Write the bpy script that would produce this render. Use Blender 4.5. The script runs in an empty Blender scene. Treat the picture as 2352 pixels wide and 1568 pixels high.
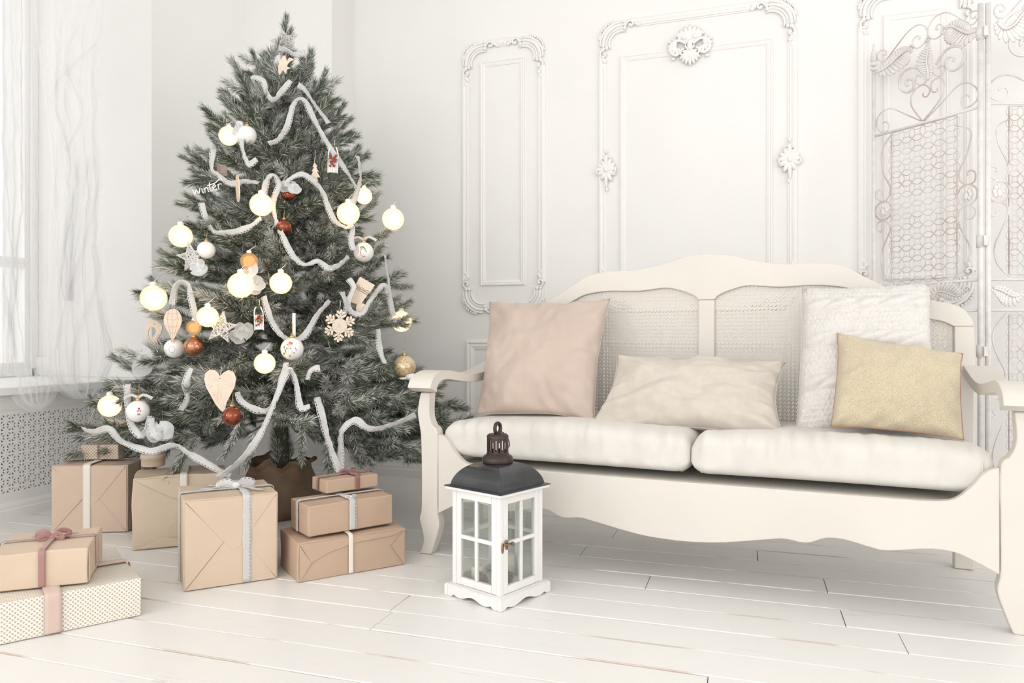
import bpy, bmesh, math, random
import numpy as np
from mathutils import Vector, Matrix, noise
random.seed(7); rng = np.random.default_rng(7)
sc = bpy.context.scene
PI = math.pi
# ------------------------------------------------------------------ camera
FPX = 1670.0; YAW = math.radians(18); CH = 0.79
cd = bpy.data.cameras.new('camera'); cam = bpy.data.objects.new('camera', cd); sc.collection.objects.link(cam)
cd.lens = 36 * FPX / 2352; cd.sensor_width = 36; cd.clip_start = 0.05; cd.clip_end = 200
cam.location = (0, 0, CH); cam.rotation_euler = (PI / 2, 0, YAW); sc.camera = cam
# ------------------------------------------------------------------ world, lights, exposure
w = bpy.data.worlds.new('world'); sc.world = w; w.use_nodes = True
bg = w.node_tree.nodes['Background']; bg.inputs[0].default_value = (1.0, 0.985, 0.965, 1); bg.inputs[1].default_value = 1.35
def area(name, loc, rot, sx, sy, power, col):
    l = bpy.data.lights.new(name, 'AREA'); l.shape = 'RECTANGLE'; l.size = sx; l.size_y = sy; l.energy = power; l.color = col
    o = bpy.data.objects.new(name, l); o.location = loc; o.rotation_euler = rot; sc.collection.objects.link(o); return o
area('window_daylight', (-6.5, 0.4, 2.2), (0, math.radians(-80), math.radians(20)), 3.0, 2.6, 12, (0.96, 0.98, 1.0))
area('second_window_daylight', (-3.7, -1.5, 1.9), (0, math.radians(-90), 0), 2.4, 2.4, 80, (0.985, 0.985, 1.0))
area('rear_fill', (-0.6, -3.7, 1.7), (math.radians(90), 0, math.radians(10)), 5.6, 2.7, 90, (1.0, 0.985, 0.96))  # added fill from behind the camera, no windows built there
area('right_fill', (4.5, 0.2, 1.8), (0, math.radians(90), 0), 2.5, 4.0, 42, (1.0, 0.985, 0.965))  # added fill to lighten the left-hand walls, no window on this side
sc.view_settings.view_transform = 'Standard'; sc.view_settings.look = 'None'
sc.view_settings.gamma = 1; sc.view_settings.use_curve_mapping = False
sc.view_settings.exposure = -0.05

# ------------------------------------------------------------------ geometry of the picture: pixel -> world
FW = np.array([-math.sin(YAW), math.cos(YAW), 0.]); RT = np.array([math.cos(YAW), math.sin(YAW), 0.]); C0 = np.array([0, 0, CH])
def ray(x, y): return FW + RT * ((x - 1176) / FPX) + np.array([0, 0, (784 - y) / FPX])
def on_plane(x, y, P, N):
    r = ray(x, y); P = np.array(P, float); N = np.array(N, float); return C0 + r * ((P - C0) @ N / (r @ N))
def pz(x, y, z): return on_plane(x, y, (0, 0, z), (0, 0, 1))
def pd(x, y, D): return C0 + ray(x, y) * D
def rd(R, D, z=0): return RT * R + FW * D + np.array([0, 0, z])

# ------------------------------------------------------------------ materials
def mat(name, col, rough=0.6, metal=0., spec=0.5, noise_amt=0., noise_scale=8., bump=0., bump_scale=60., sheen=0., col2=None, coords='Object', edge=None, coat=0.):
    m = bpy.data.materials.new(name); m.use_nodes = True; nt = m.node_tree; N = nt.nodes; L = nt.links
    b = N['Principled BSDF']; b.inputs['Base Color'].default_value = (*col, 1); b.inputs['Roughness'].default_value = rough
    b.inputs['Metallic'].default_value = metal; b.inputs['Specular IOR Level'].default_value = spec
    if sheen: b.inputs['Sheen Weight'].default_value = sheen
    if coat: b.inputs['Coat Weight'].default_value = coat
    tc = N.new('ShaderNodeTexCoord'); out = None
    if noise_amt or col2:
        nz = N.new('ShaderNodeTexNoise'); nz.inputs['Scale'].default_value = noise_scale; nz.inputs['Detail'].default_value = 5
        L.new(tc.outputs[coords], nz.inputs['Vector'])
        mx = N.new('ShaderNodeMix'); mx.data_type = 'RGBA'
        c2 = col2 if col2 else tuple(c * (1 - noise_amt) for c in col)
        mx.inputs[6].default_value = (*col, 1); mx.inputs[7].default_value = (*c2, 1)
        cr = N.new('ShaderNodeMapRange'); cr.inputs[1].default_value = 0.4; cr.inputs[2].default_value = 0.65
        L.new(nz.outputs['Fac'], cr.inputs[0]); L.new(cr.outputs[0], mx.inputs[0]); L.new(mx.outputs[2], b.inputs['Base Color']); out = mx.outputs[2]
    if bump:
        nb = N.new('ShaderNodeTexNoise'); nb.inputs['Scale'].default_value = bump_scale; nb.inputs['Detail'].default_value = 4
        L.new(tc.outputs[coords], nb.inputs['Vector']); bp = N.new('ShaderNodeBump'); bp.inputs['Strength'].default_value = bump; bp.inputs['Distance'].default_value = 0.01
        L.new(nb.outputs['Fac'], bp.inputs['Height']); L.new(bp.outputs[0], b.inputs['Normal'])
    if edge:   # worn edges: paint rubbed off along sharp edges
        bv = N.new('ShaderNodeBevel'); bv.samples = 4; bv.inputs[0].default_value = edge[1]
        ge = N.new('ShaderNodeNewGeometry'); dt = N.new('ShaderNodeVectorMath'); dt.operation = 'DOT_PRODUCT'
        L.new(bv.outputs[0], dt.inputs[0]); L.new(ge.outputs['Normal'], dt.inputs[1])
        mr = N.new('ShaderNodeMapRange'); mr.inputs[1].default_value = 0.985; mr.inputs[2].default_value = 0.90; mr.inputs[3].default_value = 0; mr.inputs[4].default_value = edge[2]
        L.new(dt.outputs['Value'], mr.inputs[0])
        n2 = N.new('ShaderNodeTexNoise'); n2.inputs['Scale'].default_value = 14; n2.inputs['Detail'].default_value = 6; L.new(tc.outputs['Object'], n2.inputs['Vector'])
        m3 = N.new('ShaderNodeMapRange'); m3.inputs[1].default_value = 0.35; m3.inputs[2].default_value = 0.6; L.new(n2.outputs['Fac'], m3.inputs[0])
        ml = N.new('ShaderNodeMath'); ml.operation = 'MULTIPLY'; L.new(mr.outputs[0], ml.inputs[0]); L.new(m3.outputs[0], ml.inputs[1])
        mx2 = N.new('ShaderNodeMix'); mx2.data_type = 'RGBA'; mx2.inputs[7].default_value = (*edge[0], 1); mx2.inputs[6].default_value = (*col, 1)
        if out: L.new(out, mx2.inputs[6])
        L.new(ml.outputs[0], mx2.inputs[0]); L.new(mx2.outputs[2], b.inputs['Base Color'])
    return m

def emis(name, col, s):
    m = bpy.data.materials.new(name); m.use_nodes = True; b = m.node_tree.nodes['Principled BSDF']
    b.inputs['Base Color'].default_value = (*col, 1); b.inputs['Emission Color'].default_value = (*col, 1); b.inputs['Emission Strength'].default_value = s
    return m

M = {}
M['wall'] = mat('wall_paint', (0.855, 0.845, 0.83), 0.75, noise_amt=0.03, noise_scale=1.5, bump=0.05, bump_scale=90)
M['stucco'] = mat('moulding_plaster', (0.87, 0.855, 0.835), 0.6)
M['ceiling'] = mat('ceiling_paint', (0.92, 0.92, 0.91), 0.8)
M['sill'] = mat('sill_paint', (0.90, 0.90, 0.89), 0.4)
M['cream'] = mat('cream_lacquer', (0.70, 0.665, 0.61), 0.42, noise_amt=0.05, noise_scale=2.5, bump=0.04, bump_scale=30, edge=((0.50, 0.32, 0.24), 0.004, 0.75))
M['cane'] = mat('cane_white', (0.76, 0.72, 0.66), 0.6)
M['gate'] = mat('whitewashed_iron', (0.80, 0.775, 0.755), 0.55, noise_amt=0.1, noise_scale=30, edge=((0.42, 0.27, 0.23), 0.003, 0.8))
M['gate_wire'] = mat('whitewashed_wire', (0.76, 0.73, 0.71), 0.55, col2=(0.56, 0.46, 0.43), noise_scale=9)
M['kraft'] = mat('kraft_paper', (0.63, 0.50, 0.385), 0.62, noise_amt=0.07, noise_scale=3, bump=0.10, bump_scale=22, spec=0.35)
M['kraft_pink'] = mat('kraft_paper_rose', (0.63, 0.49, 0.39), 0.62, noise_amt=0.06, noise_scale=3, bump=0.08, bump_scale=22, spec=0.35)
M['kraft_pale'] = mat('kraft_paper_pale', (0.67, 0.55, 0.425), 0.66, noise_amt=0.07, noise_scale=4, bump=0.2, bump_scale=14, spec=0.3)
M['kraft_brown'] = mat('kraft_paper_brown', (0.53, 0.385, 0.285), 0.6, noise_amt=0.08, noise_scale=3, bump=0.10, bump_scale=20, spec=0.35)
M['paper_dark'] = mat('dark_kraft_paper', (0.24, 0.155, 0.095), 0.6, noise_amt=0.3, noise_scale=6, bump=0.8, bump_scale=14)
M['ivory'] = mat('ivory_satin', (0.80, 0.75, 0.68), 0.4, sheen=0.3)
M['burgundy'] = mat('burgundy_satin', (0.27, 0.115, 0.105), 0.4, sheen=0.3)
M['mauve'] = mat('mauve_satin', (0.36, 0.19, 0.175), 0.4, sheen=0.3)
M['blush'] = mat('blush_satin', (0.62, 0.47, 0.40), 0.35, sheen=0.3)
M['black_metal'] = mat('black_iron', (0.030, 0.033, 0.039), 0.30, coat=0.3, metal=0.0, noise_amt=0.4, noise_scale=14, bump=0.08, bump_scale=30, spec=0.5)
M['brown_metal'] = mat('brown_iron', (0.045, 0.028, 0.024), 0.38, metal=0.3, bump=0.05)
M['brass'] = mat('old_bronze', (0.24, 0.155, 0.09), 0.4, metal=0.8)
M['lantern'] = mat('lantern_white_paint', (0.80, 0.79, 0.775), 0.5, noise_amt=0.04, noise_scale=8, bump=0.05, bump_scale=40, edge=((0.52, 0.38, 0.30), 0.003, 0.6))
M['wax'] = mat('wax', (0.84, 0.79, 0.68), 0.5); M['wax'].node_tree.nodes['Principled BSDF'].inputs['Subsurface Weight'].default_value = 0.2
M['wick'] = mat('wick', (0.05, 0.04, 0.03), 0.9)
M['fir_wood'] = mat('birch_plywood', (0.74, 0.61, 0.49), 0.6, noise_amt=0.08, noise_scale=20)
M['plaque'] = mat('grey_wood', (0.30, 0.235, 0.20), 0.7)
M['etched'] = mat('etched_white_line', (0.90, 0.84, 0.77), 0.7)
M['etched_tan'] = mat('etched_tan_line', (0.50, 0.37, 0.26), 0.7)
M['burnt'] = mat('burnt_wood_line', (0.17, 0.09, 0.05), 0.7)
M['white_orn'] = mat('white_glaze', (0.82, 0.81, 0.79), 0.22, coat=0.4)
M['white_fibre'] = mat('white_fibre', (0.86, 0.84, 0.81), 0.8)
M['copper'] = mat('copper_glass', (0.26, 0.075, 0.045), 0.12, metal=0.9)
M['copper_light'] = mat('rose_copper_glass', (0.46, 0.20, 0.12), 0.15, metal=0.85)
M['champagne'] = mat('champagne_glass', (0.72, 0.58, 0.37), 0.25, metal=0.3, coat=0.4)
M['gold'] = mat('gold_cap', (0.62, 0.40, 0.16), 0.3, metal=0.9)
M['red'] = mat('red_berry', (0.36, 0.02, 0.02), 0.3)
M['green_p'] = mat('green_print', (0.14, 0.24, 0.07), 0.6)
M['orange_p'] = mat('orange_print', (0.62, 0.18, 0.06), 0.6)
M['grey_p'] = mat('grey_print', (0.30, 0.29, 0.33), 0.6)
M['trunk'] = mat('trunk_wrap', (0.075, 0.095, 0.05), 0.9, col2=(0.10, 0.075, 0.05), noise_scale=40, bump=0.5, bump_scale=120)
M['twig'] = mat('twig_brown', (0.17, 0.10, 0.065), 0.9, col2=(0.55, 0.52, 0.48), noise_scale=30)
M['socket'] = mat('switch_plastic', (0.70, 0.68, 0.63), 0.4)
M['pane_back'] = mat('radiator_niche', (0.48, 0.37, 0.30), 0.8)
M['bulb'] = emis('blur_core', (1.0, 0.74, 0.42), 14.0)  # bright middle of a blurred string-light glow
M['bulb_dim'] = emis('blur_core_dim', (1.0, 0.55, 0.26), 2.0)
M['bulb_white'] = emis('blur_core_white', (1.0, 0.86, 0.66), 10.0)
M['subfloor'] = mat('subfloor', (0.16, 0.10, 0.07), 0.9)

def glass(name, tint=(0.95, 0.97, 0.96), k=0.12):
    m = bpy.data.materials.new(name); m.use_nodes = True; nt = m.node_tree; N = nt.nodes; L = nt.links; N.clear()
    o = N.new('ShaderNodeOutputMaterial'); t = N.new('ShaderNodeBsdfTransparent'); t.inputs[0].default_value = (*tint, 1)
    g = N.new('ShaderNodeBsdfGlossy'); g.inputs['Roughness'].default_value = 0.03; mx = N.new('ShaderNodeMixShader'); mx.inputs[0].default_value = k
    L.new(t.outputs[0], mx.inputs[1]); L.new(g.outputs[0], mx.inputs[2]); L.new(mx.outputs[0], o.inputs[0]); return m
M['glass'] = glass('lantern_glass'); M['window_glass'] = glass('window_glass', (1, 1, 1), 0.05)

def sheer(name, alpha, col=(0.93, 0.94, 0.95)):
    m = bpy.data.materials.new(name); m.use_nodes = True; nt = m.node_tree; N = nt.nodes; L = nt.links; N.clear()
    o = N.new('ShaderNodeOutputMaterial'); t = N.new('ShaderNodeBsdfTransparent'); d = N.new('ShaderNodeBsdfDiffuse'); tl = N.new('ShaderNodeBsdfTranslucent')
    d.inputs[0].default_value = (*col, 1); tl.inputs[0].default_value = (*col, 1)
    a = N.new('ShaderNodeMixShader'); a.inputs[0].default_value = 0.5; L.new(d.outputs[0], a.inputs[1]); L.new(tl.outputs[0], a.inputs[2])
    mx = N.new('ShaderNodeMixShader'); mx.inputs[0].default_value = alpha; L.new(t.outputs[0], mx.inputs[1]); L.new(a.outputs[0], mx.inputs[2]); L.new(mx.outputs[0], o.inputs[0]); return m
def shell(name, col, e, a):
    m = bpy.data.materials.new(name); m.use_nodes = True; nt = m.node_tree; N = nt.nodes; L = nt.links; N.clear()
    o = N.new('ShaderNodeOutputMaterial'); t = N.new('ShaderNodeBsdfTransparent'); t.inputs[0].default_value = (1, 0.96, 0.88, 1); g = N.new('ShaderNodeEmission'); g.inputs[0].default_value = (*col, 1); g.inputs[1].default_value = e
    mx = N.new('ShaderNodeMixShader'); mx.inputs[0].default_value = a; L.new(t.outputs[0], mx.inputs[1]); L.new(g.outputs[0], mx.inputs[2]); L.new(mx.outputs[0], o.inputs[0]); return m
M['shell_bulb'] = shell('warm_glow_layer', (1.0, 0.78, 0.50), 2.2, 0.34); M['shell_bulb_dim'] = shell('amber_glow_layer', (0.90, 0.50, 0.24), 0.9, 0.30); M['shell_bulb_white'] = shell('pale_glow_layer', (1.0, 0.84, 0.60), 1.7, 0.36)  # emitting layers put the blurred glow's falloff into the globes
M['tulle'] = sheer('sheer_tulle', 0.26, (0.97, 0.97, 0.975))

def lace_mat():
    m = bpy.data.materials.new('gauze_ribbon'); m.use_nodes = True; nt = m.node_tree; N = nt.nodes; L = nt.links; N.clear()
    o = N.new('ShaderNodeOutputMaterial'); t = N.new('ShaderNodeBsdfTransparent'); d = N.new('ShaderNodeBsdfDiffuse'); tl = N.new('ShaderNodeBsdfTranslucent')
    d.inputs[0].default_value = (0.94, 0.935, 0.93, 1); tl.inputs[0].default_value = (0.94, 0.935, 0.93, 1)
    uv = N.new('ShaderNodeUVMap'); uv.uv_map = 'UVMap'; sp = N.new('ShaderNodeSeparateXYZ'); L.new(uv.outputs[0], sp.inputs[0])
    def mth(op, a, b=None):
        n = N.new('ShaderNodeMath'); n.operation = op
        for i, v in enumerate((a, b)):
            if v is None: continue
            if isinstance(v, (int, float)): n.inputs[i].default_value = v
            else: L.new(v, n.inputs[i])
        return n.outputs[0]
    fr = mth('FRACT', mth('MULTIPLY', sp.outputs[0], 85.)); dash = mth('LESS_THAN', fr, 0.6)
    band = mth('MULTIPLY', mth('GREATER_THAN', sp.outputs[1], 0.80), mth('LESS_THAN', sp.outputs[1], 0.91))
    hole = mth('MULTIPLY', dash, band)
    bp = N.new('ShaderNodeBump'); bp.inputs['Strength'].default_value = 0.5; bp.inputs['Distance'].default_value = 0.003
    wv = mth('SINE', mth('MULTIPLY', sp.outputs[0], 2200.)); L.new(wv, bp.inputs['Height']); L.new(bp.outputs[0], d.inputs['Normal'])
    a = N.new('ShaderNodeMixShader'); a.inputs[0].default_value = 0.35; L.new(d.outputs[0], a.inputs[1]); L.new(tl.outputs[0], a.inputs[2])
    mx = N.new('ShaderNodeMixShader'); L.new(hole, mx.inputs[0]); L.new(a.outputs[0], mx.inputs[1]); L.new(t.outputs[0], mx.inputs[2]); L.new(mx.outputs[0], o.inputs[0]); return m
M['lace'] = lace_mat()

def dotted(name, base, dot, scale, rad):
    m = mat(name, base, 0.35, coat=0.2); nt = m.node_tree; N = nt.nodes; L = nt.links; b = N['Principled BSDF']
    uv = N.new('ShaderNodeUVMap'); uv.uv_map = 'UVMap'
    def mth(op, a, b_=None):
        n = N.new('ShaderNodeMath'); n.operation = op
        for i, v in enumerate((a, b_)):
            if v is None: continue
            if isinstance(v, (int, float)): n.inputs[i].default_value = v
            else: L.new(v, n.inputs[i])
        return n.outputs[0]
    sp = N.new('ShaderNodeSeparateXYZ'); L.new(uv.outputs[0], sp.inputs[0])
    x = mth('MULTIPLY', sp.outputs[0], scale); y = mth('MULTIPLY', sp.outputs[1], scale)
    def d(ox):
        fx = mth('SUBTRACT', mth('FRACT', mth('ADD', x, ox)), 0.5); fy = mth('SUBTRACT', mth('FRACT', mth('ADD', y, ox)), 0.5)
        return mth('LESS_THAN', mth('ADD', mth('MULTIPLY', fx, fx), mth('MULTIPLY', fy, fy)), rad * rad)
    f = mth('MAXIMUM', d(0.), d(0.5))
    mx = N.new('ShaderNodeMix'); mx.data_type = 'RGBA'; mx.inputs[6].default_value = (*base, 1); mx.inputs[7].default_value = (*dot, 1)
    L.new(f, mx.inputs[0]); L.new(mx.outputs[2], b.inputs['Base Color']); return m
M['dots_gold'] = dotted('dotted_foil_paper', (0.80, 0.77, 0.71), (0.50, 0.41, 0.32), 84, 0.22)
M['dots_small'] = dotted('dotted_beige_paper', (0.72, 0.64, 0.54), (0.44, 0.31, 0.24), 75, 0.27)

def floor_mat():
    m = mat('white_floor_paint', (0.80, 0.785, 0.765), 0.38, coat=0.0); nt = m.node_tree; N = nt.nodes; L = nt.links; b = N['Principled BSDF']
    tc = N.new('ShaderNodeTexCoord'); mp = N.new('ShaderNodeMapping'); mp.inputs['Scale'].default_value = (1.6, 26, 10); L.new(tc.outputs['Object'], mp.inputs[0])
    oi = N.new('ShaderNodeObjectInfo'); ad = N.new('ShaderNodeVectorMath'); ad.operation = 'ADD'; L.new(mp.outputs[0], ad.inputs[0])
    cb = N.new('ShaderNodeMath'); cb.operation = 'MULTIPLY'; cb.inputs[1].default_value = 40; L.new(oi.outputs['Random'], cb.inputs[0]); L.new(cb.outputs[0], ad.inputs[1])
    n1 = N.new('ShaderNodeTexNoise'); n1.inputs['Scale'].default_value = 3; n1.inputs['Detail'].default_value = 8; n1.inputs['Roughness'].default_value = 0.7; L.new(ad.outputs[0], n1.inputs['Vector'])
    r1 = N.new('ShaderNodeMapRange'); r1.inputs[1].default_value = 0.625; r1.inputs[2].default_value = 0.74; r1.inputs[4].default_value = 0.7; L.new(n1.outputs['Fac'], r1.inputs[0])
    # worn edges
    bv = N.new('ShaderNodeBevel'); bv.samples = 4; bv.inputs[0].default_value = 0.006; ge = N.new('ShaderNodeNewGeometry')
    dt = N.new('ShaderNodeVectorMath'); dt.operation = 'DOT_PRODUCT'; L.new(bv.outputs[0], dt.inputs[0]); L.new(ge.outputs['Normal'], dt.inputs[1])
    mr = N.new('ShaderNodeMapRange'); mr.inputs[1].default_value = 0.995; mr.inputs[2].default_value = 0.93; mr.inputs[3].default_value = 0; mr.inputs[4].default_value = 1; L.new(dt.outputs['Value'], mr.inputs[0])
    n2 = N.new('ShaderNodeTexNoise'); n2.inputs['Scale'].default_value = 2.2; n2.inputs['Detail'].default_value = 7; L.new(tc.outputs['Object'], n2.inputs['Vector'])
    r2 = N.new('ShaderNodeMapRange'); r2.inputs[1].default_value = 0.51; r2.inputs[2].default_value = 0.58; L.new(n2.outputs['Fac'], r2.inputs[0])
    ml = N.new('ShaderNodeMath'); ml.operation = 'MULTIPLY'; L.new(mr.outputs[0], ml.inputs[0]); L.new(r2.outputs[0], ml.inputs[1])
    a = N.new('ShaderNodeMix'); a.data_type = 'RGBA'; a.inputs[6].default_value = (0.80, 0.785, 0.765, 1); a.inputs[7].default_value = (0.46, 0.41, 0.37, 1); L.new(r1.outputs[0], a.inputs[0])
    c = N.new('ShaderNodeMix'); c.data_type = 'RGBA'; c.inputs[7].default_value = (0.40, 0.23, 0.15, 1); L.new(a.outputs[2], c.inputs[6]); L.new(ml.outputs[0], c.inputs[0]); L.new(c.outputs[2], b.inputs['Base Color'])
    bp = N.new('ShaderNodeBump'); bp.inputs['Strength'].default_value = 0.12; bp.inputs['Distance'].default_value = 0.004; L.new(n1.outputs['Fac'], bp.inputs['Height']); L.new(bp.outputs[0], b.inputs['Normal'])
    return m
M['floor'] = floor_mat()

def fabric(name, col, col2, scale, rough=0.85, weave=900, bump=0.25, thr=(0.35, 0.65)):
    m = mat(name, col, rough, sheen=0.25); nt = m.node_tree; N = nt.nodes; L = nt.links; b = N['Principled BSDF']
    tc = N.new('ShaderNodeTexCoord'); nz = N.new('ShaderNodeTexNoise'); nz.inputs['Scale'].default_value = scale; nz.inputs['Detail'].default_value = 3; L.new(tc.outputs['Object'], nz.inputs['Vector'])
    mr = N.new('ShaderNodeMapRange'); mr.inputs[1].default_value = thr[0]; mr.inputs[2].default_value = thr[1]; L.new(nz.outputs['Fac'], mr.inputs[0])
    mx = N.new('ShaderNodeMix'); mx.data_type = 'RGBA'; mx.inputs[6].default_value = (*col, 1); mx.inputs[7].default_value = (*col2, 1); L.new(mr.outputs[0], mx.inputs[0]); L.new(mx.outputs[2], b.inputs['Base Color'])
    n2 = N.new('ShaderNodeTexNoise'); n2.inputs['Scale'].default_value = weave; L.new(tc.outputs['Object'], n2.inputs['Vector'])
    bp = N.new('ShaderNodeBump'); bp.inputs['Strength'].default_value = bump; bp.inputs['Distance'].default_value = 0.003; L.new(n2.outputs['Fac'], bp.inputs['Height']); L.new(bp.outputs[0], b.inputs['Normal'])
    return m
M['seat'] = fabric('linen_seat', (0.70, 0.67, 0.63), (0.66, 0.63, 0.59), 12, weave=400)
M['pink'] = fabric('blush_cotton', (0.56, 0.455, 0.395), (0.53, 0.43, 0.37), 8, weave=600, bump=0.12)
M['linen'] = fabric('oat_linen', (0.61, 0.56, 0.495), (0.57, 0.52, 0.455), 30, weave=300)
M['gold_cloth'] = fabric('gold_boucle', (0.74, 0.66, 0.50), (0.48, 0.385, 0.245), 650, weave=500, bump=0.8, thr=(0.38, 0.62))
M['piping'] = mat('rust_piping', (0.44, 0.22, 0.14), 0.8)
M['knit'] = fabric('white_wool', (0.74, 0.715, 0.69), (0.70, 0.675, 0.65), 40, weave=260, bump=0.9)

def needle_mat():
    m = bpy.data.materials.new('flocked_needles'); m.use_nodes = True; nt = m.node_tree; N = nt.nodes; L = nt.links; b = N['Principled BSDF']
    at = N.new('ShaderNodeAttribute'); at.attribute_name = 'col'; L.new(at.outputs['Color'], b.inputs['Base Color'])
    b.inputs['Roughness'].default_value = 0.6; b.inputs['Specular IOR Level'].default_value = 0.3
    return m
M['needle'] = needle_mat()

# ------------------------------------------------------------------ mesh helpers
def catmull(pts, n=6, closed=False):
    P = [np.array(p, float) for p in pts]
    if len(P) < 3: return P
    out = []
    m = len(P); rngi = range(m if closed else m - 1)
    for i in rngi:
        if closed: p0, p1, p2, p3 = P[(i - 1) % m], P[i], P[(i + 1) % m], P[(i + 2) % m]
        else: p0, p1, p2, p3 = P[max(i - 1, 0)], P[i], P[i + 1], P[min(i + 2, m - 1)]
        for k in range(n):
            t = k / n
            out.append(0.5 * ((2 * p1) + (-p0 + p2) * t + (2 * p0 - 5 * p1 + 4 * p2 - p3) * t * t + (-p0 + 3 * p1 - 3 * p2 + p3) * t ** 3))
    if not closed: out.append(P[-1])
    return out

class MB:
    def __init__(s): s.v = []; s.f = []; s.sm = []; s.uv = []
    def add(s, vs, fs, smooth=False, uvs=None):
        o = len(s.v); s.v += [tuple(map(float, p)) for p in vs]
        for i, f in enumerate(fs):
            s.f.append(tuple(o + k for k in f)); s.sm.append(smooth); s.uv.append(uvs[i] if uvs else None)
        return s
    def box(s, a, b, T=None):
        x0, y0, z0 = a; x1, y1, z1 = b
        vs = [(x0, y0, z0), (x1, y0, z0), (x1, y1, z0), (x0, y1, z0), (x0, y0, z1), (x1, y0, z1), (x1, y1, z1), (x0, y1, z1)]
        fs = [(0, 3, 2, 1), (4, 5, 6, 7), (0, 1, 5, 4), (1, 2, 6, 5), (2, 3, 7, 6), (3, 0, 4, 7)]
        uv = []
        for f in fs:
            n = (f in (fs[0], fs[1])) and (0, 1) or ((f in (fs[2], fs[4])) and (0, 2) or (1, 2))
            uv.append([(vs[k][n[0]], vs[k][n[1]]) for k in f])
        if T: vs = [T(p) for p in vs]
        return s.add(vs, fs, False, uv)
    def prism(s, poly, a, b, T=None, smooth=False):
        # poly: (p,q) outline, extruded a..b along third axis; T maps (p,q,w)->xyz
        T = T or (lambda p, q, w_: (p, w_, q)); n = len(poly)
        vs = [T(p[0], p[1], a) for p in poly] + [T(p[0], p[1], b) for p in poly]
        fs = [tuple(range(n)), tuple(range(2 * n - 1, n - 1, -1))]; s.add(vs, fs)
        o = len(s.v) - 2 * n
        for i in range(n):
            j = (i + 1) % n; s.f.append((o + i, o + n + i, o + n + j, o + j)); s.sm.append(smooth); s.uv.append(None)
        return s
    def tube(s, pts, r, n=6, closed=False, cap=True):
        P = [np.array(p, float) for p in pts]; m = len(P)
        if m < 2: return s
        rs = r if hasattr(r, '__len__') else [r] * m
        vs = []; up = None
        for i in range(m):
            if closed: t = P[(i + 1) % m] - P[(i - 1) % m]
            else: t = P[min(i + 1, m - 1)] - P[max(i - 1, 0)]
            t = t / (np.linalg.norm(t) + 1e-12)
            if up is None: up = np.array([0, 0, 1.]) if abs(t[2]) < 0.9 else np.array([1., 0, 0])
            a = np.cross(t, up); na = np.linalg.norm(a)
            if na < 1e-6: a = np.cross(t, [1., 0.3, 0]); na = np.linalg.norm(a)
            a /= na; b = np.cross(a, t); up = b
            for k in range(n): vs.append(P[i] + rs[i] * (a * math.cos(2 * PI * k / n) + b * math.sin(2 * PI * k / n)))
        fs = []
        for i in range(m if closed else m - 1):
            for k in range(n):
                i2 = (i + 1) % m; fs.append((i * n + k, i * n + (k + 1) % n, i2 * n + (k + 1) % n, i2 * n + k))
        if cap and not closed: fs += [tuple(range(n))[::-1], tuple((m - 1) * n + k for k in range(n))]
        return s.add(vs, fs, True)
    def ell(s, c, rx, ry, rz, R=None, nu=10, nv=6):
        vs = []; fs = []
        for j in range(nv + 1):
            th = PI * j / nv
            for i in range(nu):
                ph = 2 * PI * i / nu; p = np.array([rx * math.sin(th) * math.cos(ph), ry * math.sin(th) * math.sin(ph), rz * math.cos(th)])
                if R is not None: p = R @ p
                vs.append(p + np.array(c, float))
        for j in range(nv):
            for i in range(nu): fs.append((j * nu + i, (j + 1) * nu + i, (j + 1) * nu + (i + 1) % nu, j * nu + (i + 1) % nu))
        return s.add(vs, fs, True)
    def lathe(s, prof, n=24, c=(0, 0, 0)):
        vs = []; fs = []
        for r, z in prof:
            for k in range(n): vs.append((c[0] + r * math.cos(2 * PI * k / n), c[1] + r * math.sin(2 * PI * k / n), c[2] + z))
        for i in range(len(prof) - 1):
            for k in range(n): fs.append((i * n + k, i * n + (k + 1) % n, (i + 1) * n + (k + 1) % n, (i + 1) * n + k))
        return s.add(vs, fs, True)
    def mesh(s, name, m):
        me = bpy.data.meshes.new(name); me.from_pydata(s.v, [], s.f)
        me.polygons.foreach_set('use_smooth', s.sm)
        if any(u is not None for u in s.uv):
            uvl = me.uv_layers.new(name='UVMap'); k = 0
            for f, u in zip(s.f, s.uv):
                for j in range(len(f)):
                    uvl.data[k].uv = u[j] if u is not None else (0, 0); k += 1
        if m: me.materials.append(m)
        me.update(); return me
    def obj(s, name, m, parent=None, bevel=0, loc=None, rot=None, solid=0, subd=0):
        me = s.mesh(name, m); return link(name, me, parent, bevel, loc, rot, solid, subd)

def link(name, me, parent=None, bevel=0, loc=None, rot=None, solid=0, subd=0):
    o = bpy.data.objects.new(name, me); sc.collection.objects.link(o)
    if parent: o.parent = parent
    if loc is not None: o.location = loc
    if rot is not None: o.rotation_euler = rot
    if subd: md = o.modifiers.new('sub', 'SUBSURF'); md.levels = subd; md.render_levels = subd
    if solid: md = o.modifiers.new('solid', 'SOLIDIFY'); md.thickness = solid; md.offset = 0
    if bevel:
        md = o.modifiers.new('bevel', 'BEVEL'); md.width = bevel; md.segments = 2; md.limit_method = 'ANGLE'; md.angle_limit = math.radians(35); md.use_clamp_overlap = True
    return o
def empty(name, loc, rz=0):
    o = bpy.data.objects.new(name, None); o.empty_display_size = 0.05; o.location = loc; o.rotation_euler = (0, 0, rz); sc.collection.objects.link(o); return o
def tag(o, label=None, cat=None, group=None, kind=None):
    if label: o['label'] = label
    if cat: o['category'] = cat
    if group: o['group'] = group
    if kind: o['kind'] = kind
    return o
def struct(o): o['kind'] = 'structure'; return o

# ================================================================== ROOM SHELL
XW = -3.13      # face of the window wall below the sill
YB = 3.86       # back wall
YP = 3.62       # face of the pillar
XP = -2.255     # its right edge
HC = 3.25
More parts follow.
